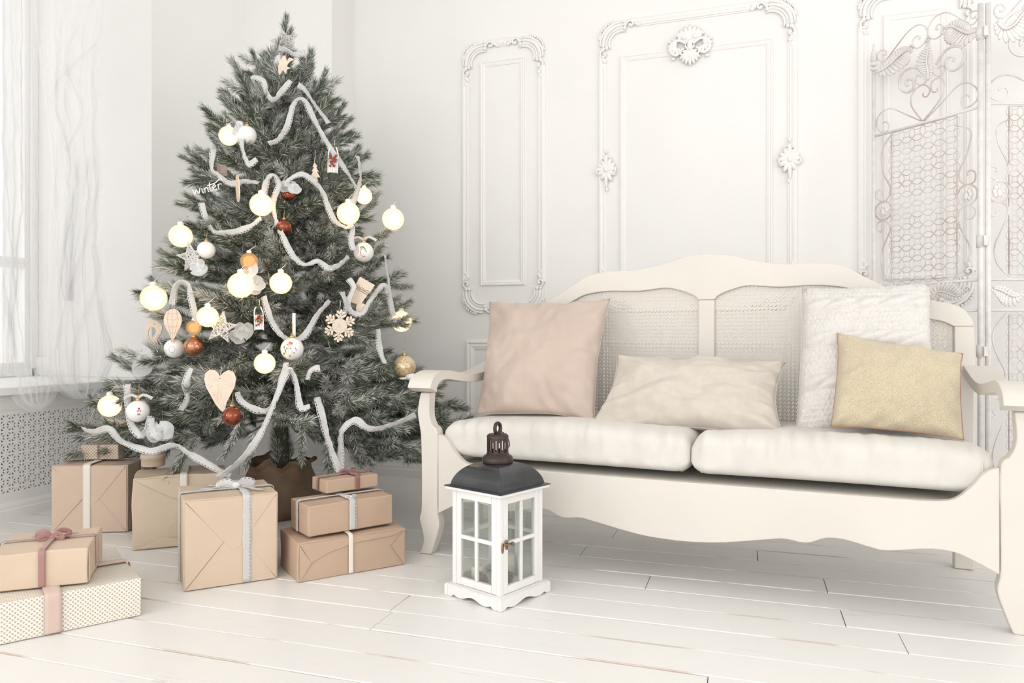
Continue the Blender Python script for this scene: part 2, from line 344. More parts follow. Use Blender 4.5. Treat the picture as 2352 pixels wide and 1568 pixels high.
# floor: painted boards running along the back wall
fl = struct(empty('floor', (0, 0, 0)))
MB().box((-4.2, -4, -0.06), (4.6, 4.1, -0.026)).obj('subfloor', M['subfloor'], fl)
BW = 0.141; y = 1.640 - BW * 38; row = 0
def plank_mesh(L):
    mb = MB(); W = BW - 0.0028; c = 0.0022; d = 0.024
    prof = [(0, -d), (W, -d), (W, -c), (W - c, 0), (c, 0), (0, -c)]
    vs = [(0, p[0], p[1]) for p in prof] + [(L, p[0], p[1]) for p in prof]
    return mb.add(vs, [tuple(range(6))[::-1], tuple(range(6, 12))] + [(i, (i + 1) % 6, 6 + (i + 1) % 6, 6 + i) for i in range(6)])
pm = {}
while y < 3.9:
    x = -4.1 - random.random() * 1.4
    if y < 0.2: x = -4.1
    while x < 4.4:
        L = 9.0 if y < 0.2 else random.choice([1.6, 2.0, 2.4, 2.8, 3.4])
        key = L
        if key not in pm: pm[key] = plank_mesh(L - 0.0025).mesh('plank', M['floor'])
        o = link('plank', pm[key], fl, loc=(x, y, random.uniform(-0.0012, 0.0003)))
        x += L
    y += BW; row += 1

def wall_box(name, a, b, m=None): return struct(MB().box(a, b).obj(name, m or M['wall']))
wb = struct(MB().box((XP, YB, -0.03), (4.6, YB + 0.15, HC)).obj('wall_back', M['wall']))
wp = MB().prism([(-3.13, 3.2), (-2.87, YP), (XP, YP), (XP, YB + 0.15), (-3.6, YB + 0.15), (-4.25, 3.6), (-4.25, 3.2)], -0.03, HC, T=lambda p, q, z: (p, q, z)).obj('wall_corner', M['wall']); struct(wp)
# left wall: below sill, piers, above windows
wl = MB()
wl.box((-4.25, 0.7, -0.03), (XW, 3.2, 0.085)); wl.box((-4.25, -4, -0.03), (XW, 0.7, HC) if False else (XW, -2.9, HC))
wl.box((-4.25, -0.2, -0.03), (XW, 0.7, HC)); wl.box((-4.25, -2.9, -0.03), (XW, -0.2, 0.56)); wl.box((-4.25, -2.9, 3.0), (XW, -0.2, HC)); wl.box((-4.25, 0.7, 3.05), (XW, 3.2, HC))
wl.box((-4.25, 0.7, 0.085), (XW - 0.10, 3.2, 0.555)); wl.box((XW - 0.10, 0.7, 0.485), (XW, 3.2, 0.555)); wl.box((XW - 0.10, 3.12, 0.085), (XW, 3.2, 0.485)); wl.box((XW - 0.10, 0.7, 0.085), (XW, 0.76, 0.485))
struct(wl.obj('wall_left', M['wall']))
wall_box('ceiling', (-4.25, -4, HC), (4.6, 4.01, HC + 0.1), M['ceiling'])
# window sill shelf
sl = MB().box((-4.2, 0.66, 0.553), (XW + 0.045, 3.2, 0.589)); struct(sl.obj('windowsill', M['sill'], bevel=0.004))
tr = MB().box((-4.2, 3.178, 0.589), (-3.13, 3.2, 0.70)); struct(tr.obj('trim_1', M['wall'], bevel=0.004))
# pierced radiator grille: star pattern of triangular holes
def grille():
    mb = MB(); p = 0.05; y0, y1, z0, z1 = 0.80, 3.10, 0.115, 0.465
    ny = int((y1 - y0) / p); nz_ = int((z1 - z0) / p)
    ya = y0; za = z0
    for i in range(ny):
        for j in range(nz_):
            cy = ya + (i + 0.5) * p; cz = za + (j + 0.5) * p; h = p / 2
            ring = [(h, 0), (h, h), (0, h), (-h, h), (-h, 0), (-h, -h), (0, -h), (h, -h)]
            for k in range(8):
                a = ring[k]; b = ring[(k + 1) % 8]; tri = [np.array((0., 0.)), np.array(a, float), np.array(b, float)]
                g = sum(tri) / 3; g2 = g * 1.08; inn = [g2 + (t - g) * 0.45 for t in tri]
                vs = [(0, cy + t[0], cz + t[1]) for t in tri] + [(0, cy + t[0], cz + t[1]) for t in inn]
                mb.add(vs, [(0, 1, 4, 3), (1, 2, 5, 4), (2, 0, 3, 5)])
    ye = ya + ny * p; ze = za + nz_ * p
    for a, b in [((0.76, 0.085), (3.12, za)), ((0.76, ze), (3.12, 0.485)), ((0.76, za), (ya, ze)), ((ye, za), (3.12, ze))]:
        mb.add([(0, a[0], a[1]), (0, b[0], a[1]), (0, b[0], b[1]), (0, a[0], b[1])], [(0, 1, 2, 3)])
    return mb
gr = empty('radiator_grille', (XW - 0.006, 0, 0)); tag(gr, 'white radiator cover pierced with star patterns of triangular holes under the windowsill', 'radiator cover')
grille().obj('pierced_panel', M['wall'], gr, solid=0.006)
MB().box((-0.085, 0.765, 0.09), (-0.080, 3.115, 0.48)).obj('backing', M['pane_back'], gr)
# baseboards
def skirting(name, pts, h=0.075, t=0.014):
    mb = MB()
    for (x0, y0), (x1, y1) in zip(pts[:-1], pts[1:]):
        d = np.array([x1 - x0, y1 - y0]); d /= np.linalg.norm(d); n = np.array([d[1], -d[0]])
        prof = [(0, 0), (t, 0), (t, h * 0.55), (t * 0.7, h * 0.6), (t * 0.7, h * 0.8), (t * 0.35, h), (0, h)]
        e0 = np.array([x0, y0]) - d * 0.0; e1 = np.array([x1, y1])
        vs = [(*(e0 + n * p), q) for p, q in prof] + [(*(e1 + n * p), q) for p, q in prof]; k = len(prof)
        mb.add(vs, [tuple(range(k)), tuple(range(2 * k - 1, k - 1, -1))] + [(i, k + i, k + (i + 1) % k, (i + 1) % k) for i in range(k)])
    return struct(mb.obj(name, M['stucco']))
skirting('baseboard_left', [(XW, -2.9), (XW, 3.2)]); skirting('baseboard_pillar', [(-2.87, YP), (XP, YP), (XP, YB)]); skirting('baseboard_back', [(XP, YB), (4.5, YB)])
# window 1 (in view), with frame, transom and glass
def window(name, y0, y1, z0, z1, X):
    o = struct(empty(name, (X, 0, 0)))
    fr = MB()
    fr.box((-0.04, y0, z0), (0.04, y0 + 0.06, z1)); fr.box((-0.04, y1 - 0.045, z0), (0.04, y1, z1)); fr.box((-0.04, y0, z0), (0.04, y1, z0 + 0.05)); fr.box((-0.04, y0, z1 - 0.06), (0.04, y1, z1))
    fr.obj('window_frame', M['sill'], o, bevel=0.004)
    n = 3; wd = (y1 - y0 - 0.1) / n
    for k in range(n):
        a = y0 + 0.055 + k * wd; b = a + wd
        for za, zb in ((z0 + 0.05, 1.24), (1.24, z1 - 0.06)):
            s = MB(); t = 0.03; s.box((-0.02, a, za), (0.025, a + t, zb)); s.box((-0.02, b - t, za), (0.025, b, zb)); s.box((-0.02, a + t, za), (0.025, b - t, za + t)); s.box((-0.02, a + t, zb - t), (0.025, b - t, zb))
            so = s.obj('sash', M['sill'], o, bevel=0.003)
            MB().box((-0.003, a + t, za + t), (0.001, b - t, zb - t)).obj('pane', M['window_glass'], so)
window('window_1', 0.7, 3.2, 0.589, 3.05, -4.0)
window('window_2', -2.9, -0.2, 0.56, 3.0, -3.9)

# ------------------------------------------------------------------ wall mouldings
def strip(mb, a, b, prof, out=True):
    # a,b (x,z) on wall plane; prof list of (offset across, height off the wall)
    a = np.array(a, float); b = np.array(b, float); d = (b - a) / np.linalg.norm(b - a); n = np.array([-d[1], d[0]]); k = len(prof)
    vs = []
    for e, sg in ((a, 1), (b, -1)):
        for p, q in prof:
            c = e + n * p + d * sg * p; vs.append((c[0], -q, c[1]))   # mitred ends
    mb.add(vs, [tuple(range(k)), tuple(range(2 * k - 1, k - 1, -1))] + [(i, k + i, k + (i + 1) % k, (i + 1) % k) for i in range(k)])
OUTP = [(-0.024, 0), (-0.024, 0.006), (-0.018, 0.013), (-0.010, 0.016), (-0.002, 0.013), (0.004, 0.008), (0.008, 0.012), (0.013, 0.012), (0.016, 0.006), (0.021, 0.006), (0.021, 0)]
INP = [(-0.015, 0), (-0.015, 0.010), (-0.009, 0.012), (-0.004, 0.007), (0.002, 0.009), (0.008, 0.006), (0.013, 0.004), (0.013, 0)]
def frame(name, x0, x1, z0, z1, prof, parent, cut=0.0):
    cs = [(x0, z0), (x1, z0), (x1, z1), (x0, z1)]
    for i in range(4):
        a = np.array(cs[i], float); b = np.array(cs[(i + 1) % 4], float); d = (b - a) / np.linalg.norm(b - a)
        if cut: a = a + d * cut; b = b - d * cut
        mb = MB(); strip(mb, a, b, prof); mb.obj(name, M['stucco'], parent)
def spiral(cx, cy, r0, r1, a0, turns, n=22, sgn=1):
    return [(cx + (r0 + (r1 - r0) * t) * math.cos(a0 + sgn * turns * 2 * PI * t), cy + (r0 + (r1 - r0) * t) * math.sin(a0 + sgn * turns * 2 * PI * t)) for t in np.linspace(0, 1, n)]
def q3(pts, y=-0.008): return [(p[0], y, p[1]) for p in pts]
def rot2(a):
    c, s = math.cos(a), math.sin(a); return np.array([[c, 0, -s], [0, 1, 0], [s, 0, c]])
def petal(mb, cx, cz, ang, L, W, H=0.008, y=-0.008): mb.ell((cx + math.cos(ang) * L / 2, y, cz + math.sin(ang) * L / 2), L / 2, H, W / 2, rot2(ang), 10, 6)
def corner_mesh():
    mb = MB()   # rocaille corner for the upper left; x right, z up, origin on the corner of the frame
    c = (0.100, -0.100)
    for r, t, a0, a1 in ((0.112, 0.007, 86, 184), (0.096, 0.009, 78, 192), (0.078, 0.005, 76, 194), (0.064, 0.006, 66, 204)):
        pts = [(c[0] + r * math.cos(math.radians(a)), -0.010, c[1] + r * math.sin(math.radians(a))) for a in np.linspace(a0, a1, 12)]
        mb.tube(pts, [t * (0.6 + 0.6 * math.sin(PI * i / 11)) for i in range(12)], 6)
    mb.prism([(c[0] + r * math.cos(math.radians(a)), c[1] + r * math.sin(math.radians(a))) for r, seq in ((0.108, np.linspace(86, 184, 10)), (0.062, np.linspace(190, 80, 10))) for a in seq], 0, -0.008)
    for k in range(9):      # beaded crest outside the curve
        a = math.radians(108 + k * 7); r = 0.122 + 0.006 * math.sin(k * PI / 8); mb.ell((c[0] + r * math.cos(a), -0.009, c[1] + r * math.sin(a)), 0.007, 0.008, 0.007, None, 8, 5)
    for a in (112, 135, 158): mb.tube(q3(spiral(c[0] + 0.12 * math.cos(math.radians(a)), c[1] + 0.12 * math.sin(math.radians(a)), 0.010, 0.002, 1, 1.1, 10), -0.012), 0.0035, 5)
    # C-scrolls on both arms
    for sx, (ox, oz), a0 in ((1, (0.006, -0.150), PI * 0.5), (-1, (0.150, -0.006), PI)):
        mb.tube(q3(spiral(ox, oz, 0.022, 0.005, a0, 1.0, 16, sx), -0.012), 0.0065, 6)
        mb.ell((ox, -0.010, oz), 0.006, 0.008, 0.006, None, 8, 5)
    for p in ((0.004, -0.122), (0.004, -0.178), (0.122, -0.004), (0.178, -0.004), (0.022, -0.118), (0.118, -0.022), (-0.010, -0.176), (0.012, -0.190), (0.190, 0.008), (0.190, -0.012)): mb.ell((p[0], -0.009, p[1]), 0.011, 0.010, 0.011, None, 8, 5)
    petal(mb, 0.0, -0.196, -PI / 2, 0.030, 0.022); petal(mb, 0.196, 0.0, 0, 0.030, 0.022)
    return mb.mesh('corner_ornament', M['stucco'])
CM = corner_mesh()
def side_ornament():
    mb = MB()
    for a, L, W in ((90, 0.085, 0.022), (65, 0.07, 0.022), (115, 0.06, 0.02), (35, 0.06, 0.024), (145, 0.055, 0.022), (5, 0.058, 0.026), (175, 0.055, 0.026), (-30, 0.06, 0.026), (-150, 0.055, 0.026), (-65, 0.07, 0.024), (-115, 0.06, 0.022), (-90, 0.10, 0.020)):
        petal(mb, 0, 0, math.radians(a), L, W, 0.011, -0.010)
    for sx in (1, -1):
        mb.tube(q3(spiral(sx * 0.038, -0.004, 0.020, 0.004, PI if sx > 0 else 0, 1.1, 14, sx), -0.016), 0.005, 6)
        mb.tube(q3(spiral(sx * 0.014, 0.055, 0.014, 0.003, 0, 1.1, 12, sx), -0.016), 0.004, 6)
    mb.ell((0, -0.016, 0), 0.014, 0.012, 0.016); mb.ell((0, -0.010, 0.098), 0.008, 0.008, 0.012); mb.ell((0.004, -0.010, -0.105), 0.007, 0.007, 0.012)
    return mb.mesh('leaf_ornament', M['stucco'])
SM = side_ornament()
def crest():
    mb = MB()
    for k in range(7):      # shell at the foot
        a = math.radians(-90 + (k - 3) * 15); petal(mb, 0, -0.015, a, 0.092 - abs(k - 3) * 0.006, 0.020, 0.014, -0.014)
    for k in range(7):      # plume at the top
        a = math.radians(90 + (k - 3) * 17); petal(mb, 0, 0.012, a, 0.100 - abs(k - 3) * 0.004, 0.026, 0.013, -0.012)
    for s in (1, -1):
        mb.tube(q3(catmull([(s * 0.008, 0.03), (s * 0.022, 0.0), (s * 0.012, -0.02), (s * 0.026, -0.045)], 5), -0.022), [0.005 + 0.002 * math.sin(i) for i in range(16)], 6)
        mb.tube(q3(spiral(s * 0.030, -0.034, 0.020, 0.004, PI / 2, 1.2, 16, -s), -0.020), 0.006, 6)
        mb.tube(q3(catmull([(s * 0.02, 0.012), (s * 0.055, 0.032), (s * 0.095, 0.012), (s * 0.098, -0.022), (s * 0.072, -0.042), (s * 0.05, -0.028), (s * 0.058, -0.010)], 5), -0.016), 0.0085, 6)
        for k in range(6):
            a = math.radians(70 - k * 32); a = a if s > 0 else PI - a; petal(mb, s * 0.066, 0.002, a, 0.050, 0.016, 0.010, -0.014)
        mb.tube(q3(spiral(s * 0.050, 0.050, 0.018, 0.003, 0 if s > 0 else PI, 1.3, 14, s), -0.018), 0.005, 6)
        mb.ell((s * 0.104, -0.010, 0.032), 0.010, 0.008, 0.008); mb.ell((s * 0.085, -0.010, -0.058), 0.012, 0.009, 0.008); mb.ell((s * 0.028, -0.024, 0.042), 0.015, 0.012, 0.014)
    mb.ell((0, -0.022, 0.0), 0.014, 0.014, 0.03)
    return mb.mesh('shell_crest', M['stucco'])
def panel(name, x0, x1, z0, z1, ix0, ix1, iz0, iz1, orn=(), cr=None):
    o = struct(empty(name, (0, YB, 0)))
    frame('outer_moulding', x0, x1, z0, z1, OUTP, o, 0.172); frame('inner_moulding', ix0, ix1, iz0, iz1, INP, o)
    for cx, cz, sx, sz in ((x0, z1, 1, 1), (x1, z1, -1, 1), (x0, z0, 1, -1), (x1, z0, -1, -1)):
        c = link('corner_ornament', CM, o, loc=(cx, 0, cz)); c.scale = (sx, 1, sz)
    for ox, oz, s in orn:
        c = link('leaf_ornament', SM, o, loc=(ox, -0.006, oz)); c.scale = (s, 1, 1)
    if cr: link('shell_crest', crest(), o, loc=(cr[0], -0.004, cr[1]))
panel('trim_2', -1.530, -1.084, 0.965, 2.462, -1.425, -1.195, 1.12, 2.352)
panel('trim_3', -0.742, 0.208, 0.965, 2.474, -0.632, 0.100, 1.12, 2.290, ((-0.722, 1.705, 1), (0.195, 1.69, -1)), (-0.286, 2.312))
panel('trim_4', 0.525, 0.975, 0.965, 2.462, 0.630, 0.872, 1.10, 2.335)
panel('trim_5', 1.30, 2.25, 0.965, 2.47, 1.41, 2.14, 1.12, 2.33)
for i, (a, b) in enumerate(((-1.500, -1.10), (-0.72, 0.19), (0.54, 0.96), (1.32, 2.2))):
    o = struct(empty('trim_%d' % (6 + i), (0, YB, 0))); frame('panel_moulding', a, b, 0.17, 0.768, [(p * 1.7, q * 1.3) for p, q in INP], o)
    link('leaf_ornament', SM, o, loc=((a + b) / 2 - (0.085 if i == 0 else 0), -0.002, 0.62)).scale = (0.7, 1, 0.7)
so = MB().box((-0.04, -0.012, -0.04), (0.04, 0, 0.04)); so = so.obj('wall_socket', M['socket'], bevel=0.004, loc=(-1.735, YB, 0.455)); tag(so, 'pale square wall socket low on the wall behind the left sofa arm', 'socket')

# ------------------------------------------------------------------ sheer curtain
def xcurt(x, y, X): return on_plane(x, y, (X, 0, 0), (1, 0, 0))
cu = empty('sheer_curtain', (-3.0, 2.6, 0)); tag(cu, 'white sheer tulle curtain draped in loops over the window and sill', 'curtain')
def sheet(rows, X, folds, amp, seed, nu=70, nv=90):
    mb = MB(); ys = [r[0] for r in rows]; vs = []
    for j in range(nv + 1):
        yy = ys[0] + (ys[-1] - ys[0]) * j / nv
        xl = np.interp(yy, ys, [r[1] for r in rows]); xr = np.interp(yy, ys, [r[2] for r in rows])
        for i in range(nu + 1):
            u = i / nu; xx = xl + (xr - xl) * u; p = xcurt(xx, yy, X)
            ph = folds * 2 * PI * u + 1.2 * noise.noise(Vector((seed, yy * 0.002, u * 1.2)))
            sag = 1.0
            dx = amp * (math.sin(ph) + 0.5 * math.sin(2.3 * ph + 1) ) + 0.02 * noise.noise(Vector((u * 2, yy * 0.003, seed + 5)))
            wv = 0.012 * noise.noise(Vector((u * 6, yy * 0.02, seed)))
            vs.append((p[0] + 3.0 + dx, p[1] - 2.6 + wv, p[2] + 0.02 * noise.noise(Vector((u * 4, seed, yy * 0.01)))))
    W = nu + 1
    mb.add(vs, [(j * W + i, j * W + i + 1, (j + 1) * W + i + 1, (j + 1) * W + i) for j in range(nv) for i in range(nu)], True)
    return mb.obj('drape', M['tulle'], cu)
sheet([(-120, -90, 150), (300, -60, 150), (700, 0, 130), (880, 34, 125), (920, 50, 118), (938, 72, 105)], -2.99, 5, 0.012, 1)
sheet([(-120, -90, 60), (400, -70, 60), (860, -60, 30)], -3.02, 7, 0.014, 9)
sheet([(-120, 150, 262), (0, 140, 243), (100, 128, 228), (200, 120, 222), (250, 118, 226), (345, 150, 222), (450, 158, 232), (560, 140, 226), (660, 125, 235), (750, 120, 250), (820, 118, 256), (870, 125, 243), (900, 150, 225), (914, 172, 205)], -2.93, 4, 0.014, 2)
sheet([(-120, 60, 200), (0, 70, 190), (160, 95, 165), (300, 110, 158), (420, 120, 178), (560, 125, 170), (660, 140, 168), (690, 150, 165)], -2.97, 3, 0.012, 3)
sheet([(360, 180, 215), (500, 150, 205), (640, 130, 190), (760, 105, 180), (860, 112, 190), (905, 150, 180)], -2.95, 2.5, 0.010, 4)
for pts in ([(36, 905), (50, 925), (80, 937), (110, 925), (128, 893), (124, 860)], [(110, 860), (135, 888), (165, 905), (195, 908), (222, 893), (240, 860), (254, 825), (250, 790), (235, 740), (228, 690)],
            [(240, -60), (236, 30), (228, 90), (180, 140), (140, 180), (118, 225)], [(228, 100), (212, 170), (222, 240), (213, 300)], [(182, 60), (150, 130), (170, 200), (190, 260), (152, 350)], [(213, 300), (228, 400), (205, 520), (150, 700), (130, 800)], [(218, 560), (226, 640), (180, 760), (165, 850), (190, 890)]):
    P = [xcurt(x, y_, -2.91) - np.array([-3.0, 2.6, 0]) for x, y_ in pts]; P = catmull(P, 7); mb = MB(); vs = []
    for i, p in enumerate(P):
        t = P[min(i + 1, len(P) - 1)] - P[max(i - 1, 0)]; t /= np.linalg.norm(t); n = np.cross(t, [1, 0, 0]); n /= np.linalg.norm(n); wd = 0.016
        for k in range(5): vs.append(p + n * wd * (k / 4 - 0.5) * 2 + np.array([0.008 * math.cos(k * 2.2), 0, 0]))
    mb.add(vs, [(i * 5 + k, i * 5 + k + 1, (i + 1) * 5 + k + 1, (i + 1) * 5 + k) for i in range(len(P) - 1) for k in range(4)], True); mb.obj('gathered_fold', M['tulle'], cu)

# ================================================================== SOFA
SO = np.array([-1.1272, 2.4706, 0.]); SA = math.radians(-5.95); SW = 1.824
EU = np.array([math.cos(SA), math.sin(SA), 0]); EV = np.array([-math.sin(SA), math.cos(SA), 0])
def spx(x, y, v):   # pixel on a plane parallel to the sofa front -> sofa coordinates
    p = on_plane(x, y, SO + EV * v, EV) - SO; return np.array([p @ EU, p @ EV, p[2]])
def s2w(p): return SO + EU * p[0] + EV * p[1] + np.array([0, 0, p[2]])
sofa = empty('settee', SO, SA); tag(sofa, 'cream painted wooden settee with cane back, scrolled arms and a wavy front apron', 'sofa')
mir = lambda pts: [(SW - p[0], p[1]) for p in pts]
outer = catmull([(-0.036, 0.60), (-0.049, 0.527), (-0.036, 0.44), (-0.032, 0.30), (-0.033, 0.17), (-0.041, 0.130), (-0.028, 0.081), (-0.024, 0.045), (-0.041, 0.0)], 5)
inner = catmull([(0.006, 0.0), (0.022, 0.04), (0.043, 0.110), (0.036, 0.165), (0.036, 0.30), (0.036, 0.448), (0.013, 0.482), (0.0, 0.525), (0.004, 0.60)], 5)
post = [tuple(p) for p in outer] + [tuple(p) for p in inner]
for pr in (post, mir(post)[::-1]): MB().prism(pr, 0.0, 0.046).obj('front_post', M['cream'], sofa, bevel=0.004)
def thick(path, hw):
    P = [np.array(p, float) for p in path]; L_, R_ = [], []
    for i, p in enumerate(P):
        t = P[min(i + 1, len(P) - 1)] - P[max(i - 1, 0)]; t /= np.linalg.norm(t); n = np.array([-t[1], t[0]]); h = hw[i] if hasattr(hw, '__len__') else hw
        L_.append(tuple(p + n * h)); R_.append(tuple(p - n * h))
    return L_ + R_[::-1]
armc = catmull([(0.605, 0.690), (0.52, 0.672), (0.42, 0.652), (0.31, 0.643), (0.18, 0.652), (0.08, 0.664), (0.02, 0.660), (-0.022, 0.638), (-0.034, 0.612)], 6)
armh = [0.017 + 0.010 * min(1, max(0, (k - 36) / 12)) for k in range(len(armc))]
for a, b in ((-0.056, 0.040), (SW - 0.040, SW + 0.056)):
    MB().prism(thick(armc, armh), a, b, T=lambda p, q, w_: (w_, p, q)).obj('armrest', M['cream'], sofa, bevel=0.005)
apt_h = [(0.037, 0.447), (0.058, 0.440), (0.078, 0.424), (0.100, 0.393), (0.137, 0.356), (0.175, 0.344), (0.24, 0.341), (0.912, 0.341)]
apb_d = [(0.875, 0.155), (0.817, 0.185), (0.766, 0.205), (0.702, 0.206), (0.604, 0.190), (0.56, 0.194), (0.491, 0.209), (0.440, 0.208), (0.388, 0.188), (0.324, 0.193), (0.274, 0.185), (0.119, 0.158), (0.0, 0.151)]
top = [tuple(p) for p in catmull(apt_h[:-1], 5)] + [apt_h[-1]]; top = top + mir(top)[::-1][1:]
bot = [tuple(p) for p in catmull([(SW / 2 - d, z) for d, z in apb_d], 5)]; bot = bot + mir(bot)[::-1][1:]
MB().prism(top + bot[::-1], 0.004, 0.030).obj('apron', M['cream'], sofa, bevel=0.004)
d_top = [(0.0, 1.138), (0.09, 1.128), (0.20, 1.098), (0.30, 1.084), (0.40, 1.083), (0.49, 1.068), (0.56, 1.028), (0.64, 0.983), (0.70, 0.955), (0.77, 0.935), (0.83, 0.924), (0.875, 0.900), (0.898, 0.865), (0.905, 0.842)]
d_in = [(0.845, 0.842), (0.81, 0.860), (0.76, 0.872), (0.68, 0.898), (0.62, 0.927), (0.56, 0.960), (0.50, 0.988), (0.40, 1.000), (0.27, 0.997), (0.16, 1.006), (0.09, 0.990), (0.045, 0.970), (0.032, 0.955)]
ct = catmull(d_top, 4); ci = catmull(d_in, 4); cx = SW / 2
poly = [(cx - d, z) for d, z in ct][::-1] + [(cx + d, z) for d, z in ct][1:] + [(cx + d, z) for d, z in ci] + [(cx - d, z) for d, z in ci][::-1]
MB().prism(poly, 0.600, 0.638).obj('top_rail', M['cream'], sofa, bevel=0.004)
for a in (cx - 0.905, cx + 0.845): MB().box((a, 0.600, 0.0), (a + 0.060, 0.648, 0.8425)).obj('back_stile', M['cream'], sofa, bevel=0.004)
MB().box((cx - 0.032, 0.602, 0.44), (cx + 0.032, 0.636, 0.955)).obj('middle_stile', M['cream'], sofa, bevel=0.004)
MB().box((cx - 0.845, 0.602, 0.37), (cx + 0.845, 0.636, 0.44)).obj('lower_rail', M['cream'], sofa, bevel=0.003)
MB().box((0.0, 0.032, 0.315), (SW, 0.598, 0.337)).obj('seat_platform', M['cream'], sofa)
for a in (0.0, SW - 0.024): MB().box((a, 0.046, 0.20), (a + 0.024, 0.60, 0.337)).obj('side_rail', M['cream'], sofa, bevel=0.003)
# cane webbing woven from strands
def cane(x0, x1, z0, curve):
    mb = MB(); p = 0.0148; hw = 0.0013; yv = 0.619
    zt = lambda x: np.interp(x, [c[0] for c in curve], [c[1] for c in curve]) + 0.012
    zmax = max(c[1] for c in curve) + 0.01
    def sbar(a, b, y_, h=hw):
        a = np.array(a); b = np.array(b); t = (b - a); n_ = np.linalg.norm(t)
        if n_ < 0.004: return
        t /= n_; n = np.array([-t[1], t[0]]) * h
        q = [a + n, b + n, b - n, a - n]
        mb.add([(c[0], y_, c[1]) for c in q] + [(c[0], y_ + 0.0014, c[1]) for c in q], [(0, 1, 2, 3), (7, 6, 5, 4), (0, 4, 5, 1), (2, 6, 7, 3)])
    x = x0
    while x < x1:
        for o in (-0.0021, 0.0021): sbar((x + o, z0), (x + o, zt(x)), yv)
        x += p
    z = z0
    xs = np.linspace(x0, x1, 160); zs = np.array([zt(t) for t in xs])
    def clip(f_, y_, h):      # f_: t -> (x,z), splits where the line leaves the panel
        run = None; last = None
        for t in np.linspace(0, 1, 220):
            q = f_(t); ok = x0 <= q[0] <= x1 and z0 <= q[1] <= np.interp(q[0], xs, zs)
            if ok and run is None: run = q
            if not ok and run is not None: sbar(run, last, y_, h); run = None
            last = q
        if run is not None: sbar(run, last, y_, h)
    while z < zmax:
        for o in (-0.0021, 0.0021): clip(lambda t: (x0 + (x1 - x0) * t, z + o), yv - 0.0007, hw)
        z += p
    H = zmax - z0; c = x0 - H
    while c < x1 + H:
        clip(lambda t: (c + H * t, z0 + H * t), yv - 0.0015, 0.0011); clip(lambda t: (c - H * t + H, z0 + H * t), yv - 0.0019, 0.0011); c += p
    return mb
cv_r = [(cx + d, z) for d, z in ci][::-1]; cv_l = [(cx - d, z) for d, z in ci]
cane(cx + 0.030, cx + 0.847, 0.43, cv_r).obj('cane_panel', M['cane'], sofa)['kind'] = 'stuff'
cane(cx - 0.847, cx - 0.030, 0.43, cv_l).obj('cane_panel', M['cane'], sofa)['kind'] = 'stuff'
# seat cushions
def seat_cushion(u0, u1, seed):
    mb = MB(); nu, nv = 90, 16; L = u1 - u0; D = 0.538; H = 0.125; R_ = 0.052
    # closed cross section loop swept in u
    K = 56; vs = []
    for i in range(nu + 1):
        t = i / nu; u = u0 + L * t; e = min(t, 1 - t) * L; sc_ = 1.0
        if e < 0.05: k = 1 - e / 0.05; sc_ = math.sqrt(max(0.02, 1 - k * k))
        sh = 0.35 + 0.65 * sc_
        for k in range(K):
            a = 2 * PI * k / K; c, s = math.cos(a), math.sin(a); n = 5.0
            r = (abs(c) ** n + abs(s) ** n) ** (-1 / n)
            v = 0.031 + D / 2 + D / 2 * r * c * (0.93 + 0.07 * sc_); zz = 0.5 * H * r * s * sh
            crown = 0.018 * math.sin(PI * t) * (1 if s > 0 else 0.2) * max(0, 1 - abs(c) ** 4)
            # gathered wrinkles over the front edge
            fr = max(0, -c) ** 1.5 * (1 if s > -0.4 else 0.2) * (0.3 + 0.7 * max(0, s))
            wr = 0.020 * fr * (noise.noise(Vector((u * 26 + 0.35 * math.sin(a * 2), a * 0.5, seed))) + 0.5 * noise.noise(Vector((u * 60, a * 0.7, seed + 3))))
            lump = 0.006 * noise.noise(Vector((u * 5, v * 6, seed + 9)))
            z = 0.354 + H / 2 + zz * (1.12 if s > 0 else 1.0) + crown + (lump if s > 0 else 0)
            if s > 0: z += 0.010 * math.exp(-((v - 0.07) / 0.07) ** 2)
            vs.append((u, v - wr * 1.2 if c < -0.3 else v, z + wr))
    fs = [(i * K + k, (i + 1) * K + k, (i + 1) * K + (k + 1) % K, i * K + (k + 1) % K) for i in range(nu) for k in range(K)]
    mb.add(vs, fs + [tuple(range(K))[::-1][::-1], tuple(nu * K + k for k in range(K))[::-1]], True)
    return mb
for (a, b, sd, lb) in ((0.042, 0.946, 1.0, 'left long linen seat cushion, under the blush pillow'), (0.951, 1.782, 7.0, 'right long linen seat cushion, under the knitted and gold pillows')):
    e = empty('seat_cushion', s2w((a, 0, 0.354)), SA); tag(e, lb + ' on the settee', 'cushion', 'seat cushions of the settee')
    mb = seat_cushion(a, b, sd); mb.v = [(p[0] - a, p[1], p[2] - 0.354) for p in mb.v]; mb.obj('cover', M['seat'], e)
    # end seam piping
    for ue in ((b - a) - 0.030, 0.030):
        pts = []
        for k in range(40):
            an = 2 * PI * k / 40; c, s = math.cos(an), math.sin(an); r = (abs(c) ** 5 + abs(s) ** 5) ** (-0.2)
            pts.append((ue, 0.031 + 0.269 + 0.2655 * r * c, 0.0625 + 0.0625 * r * s * (1.10 if s > 0 else 1) * 0.955))
        MB().tube(pts, 0.0024, 5, True).obj('seam', M['seat'], e)

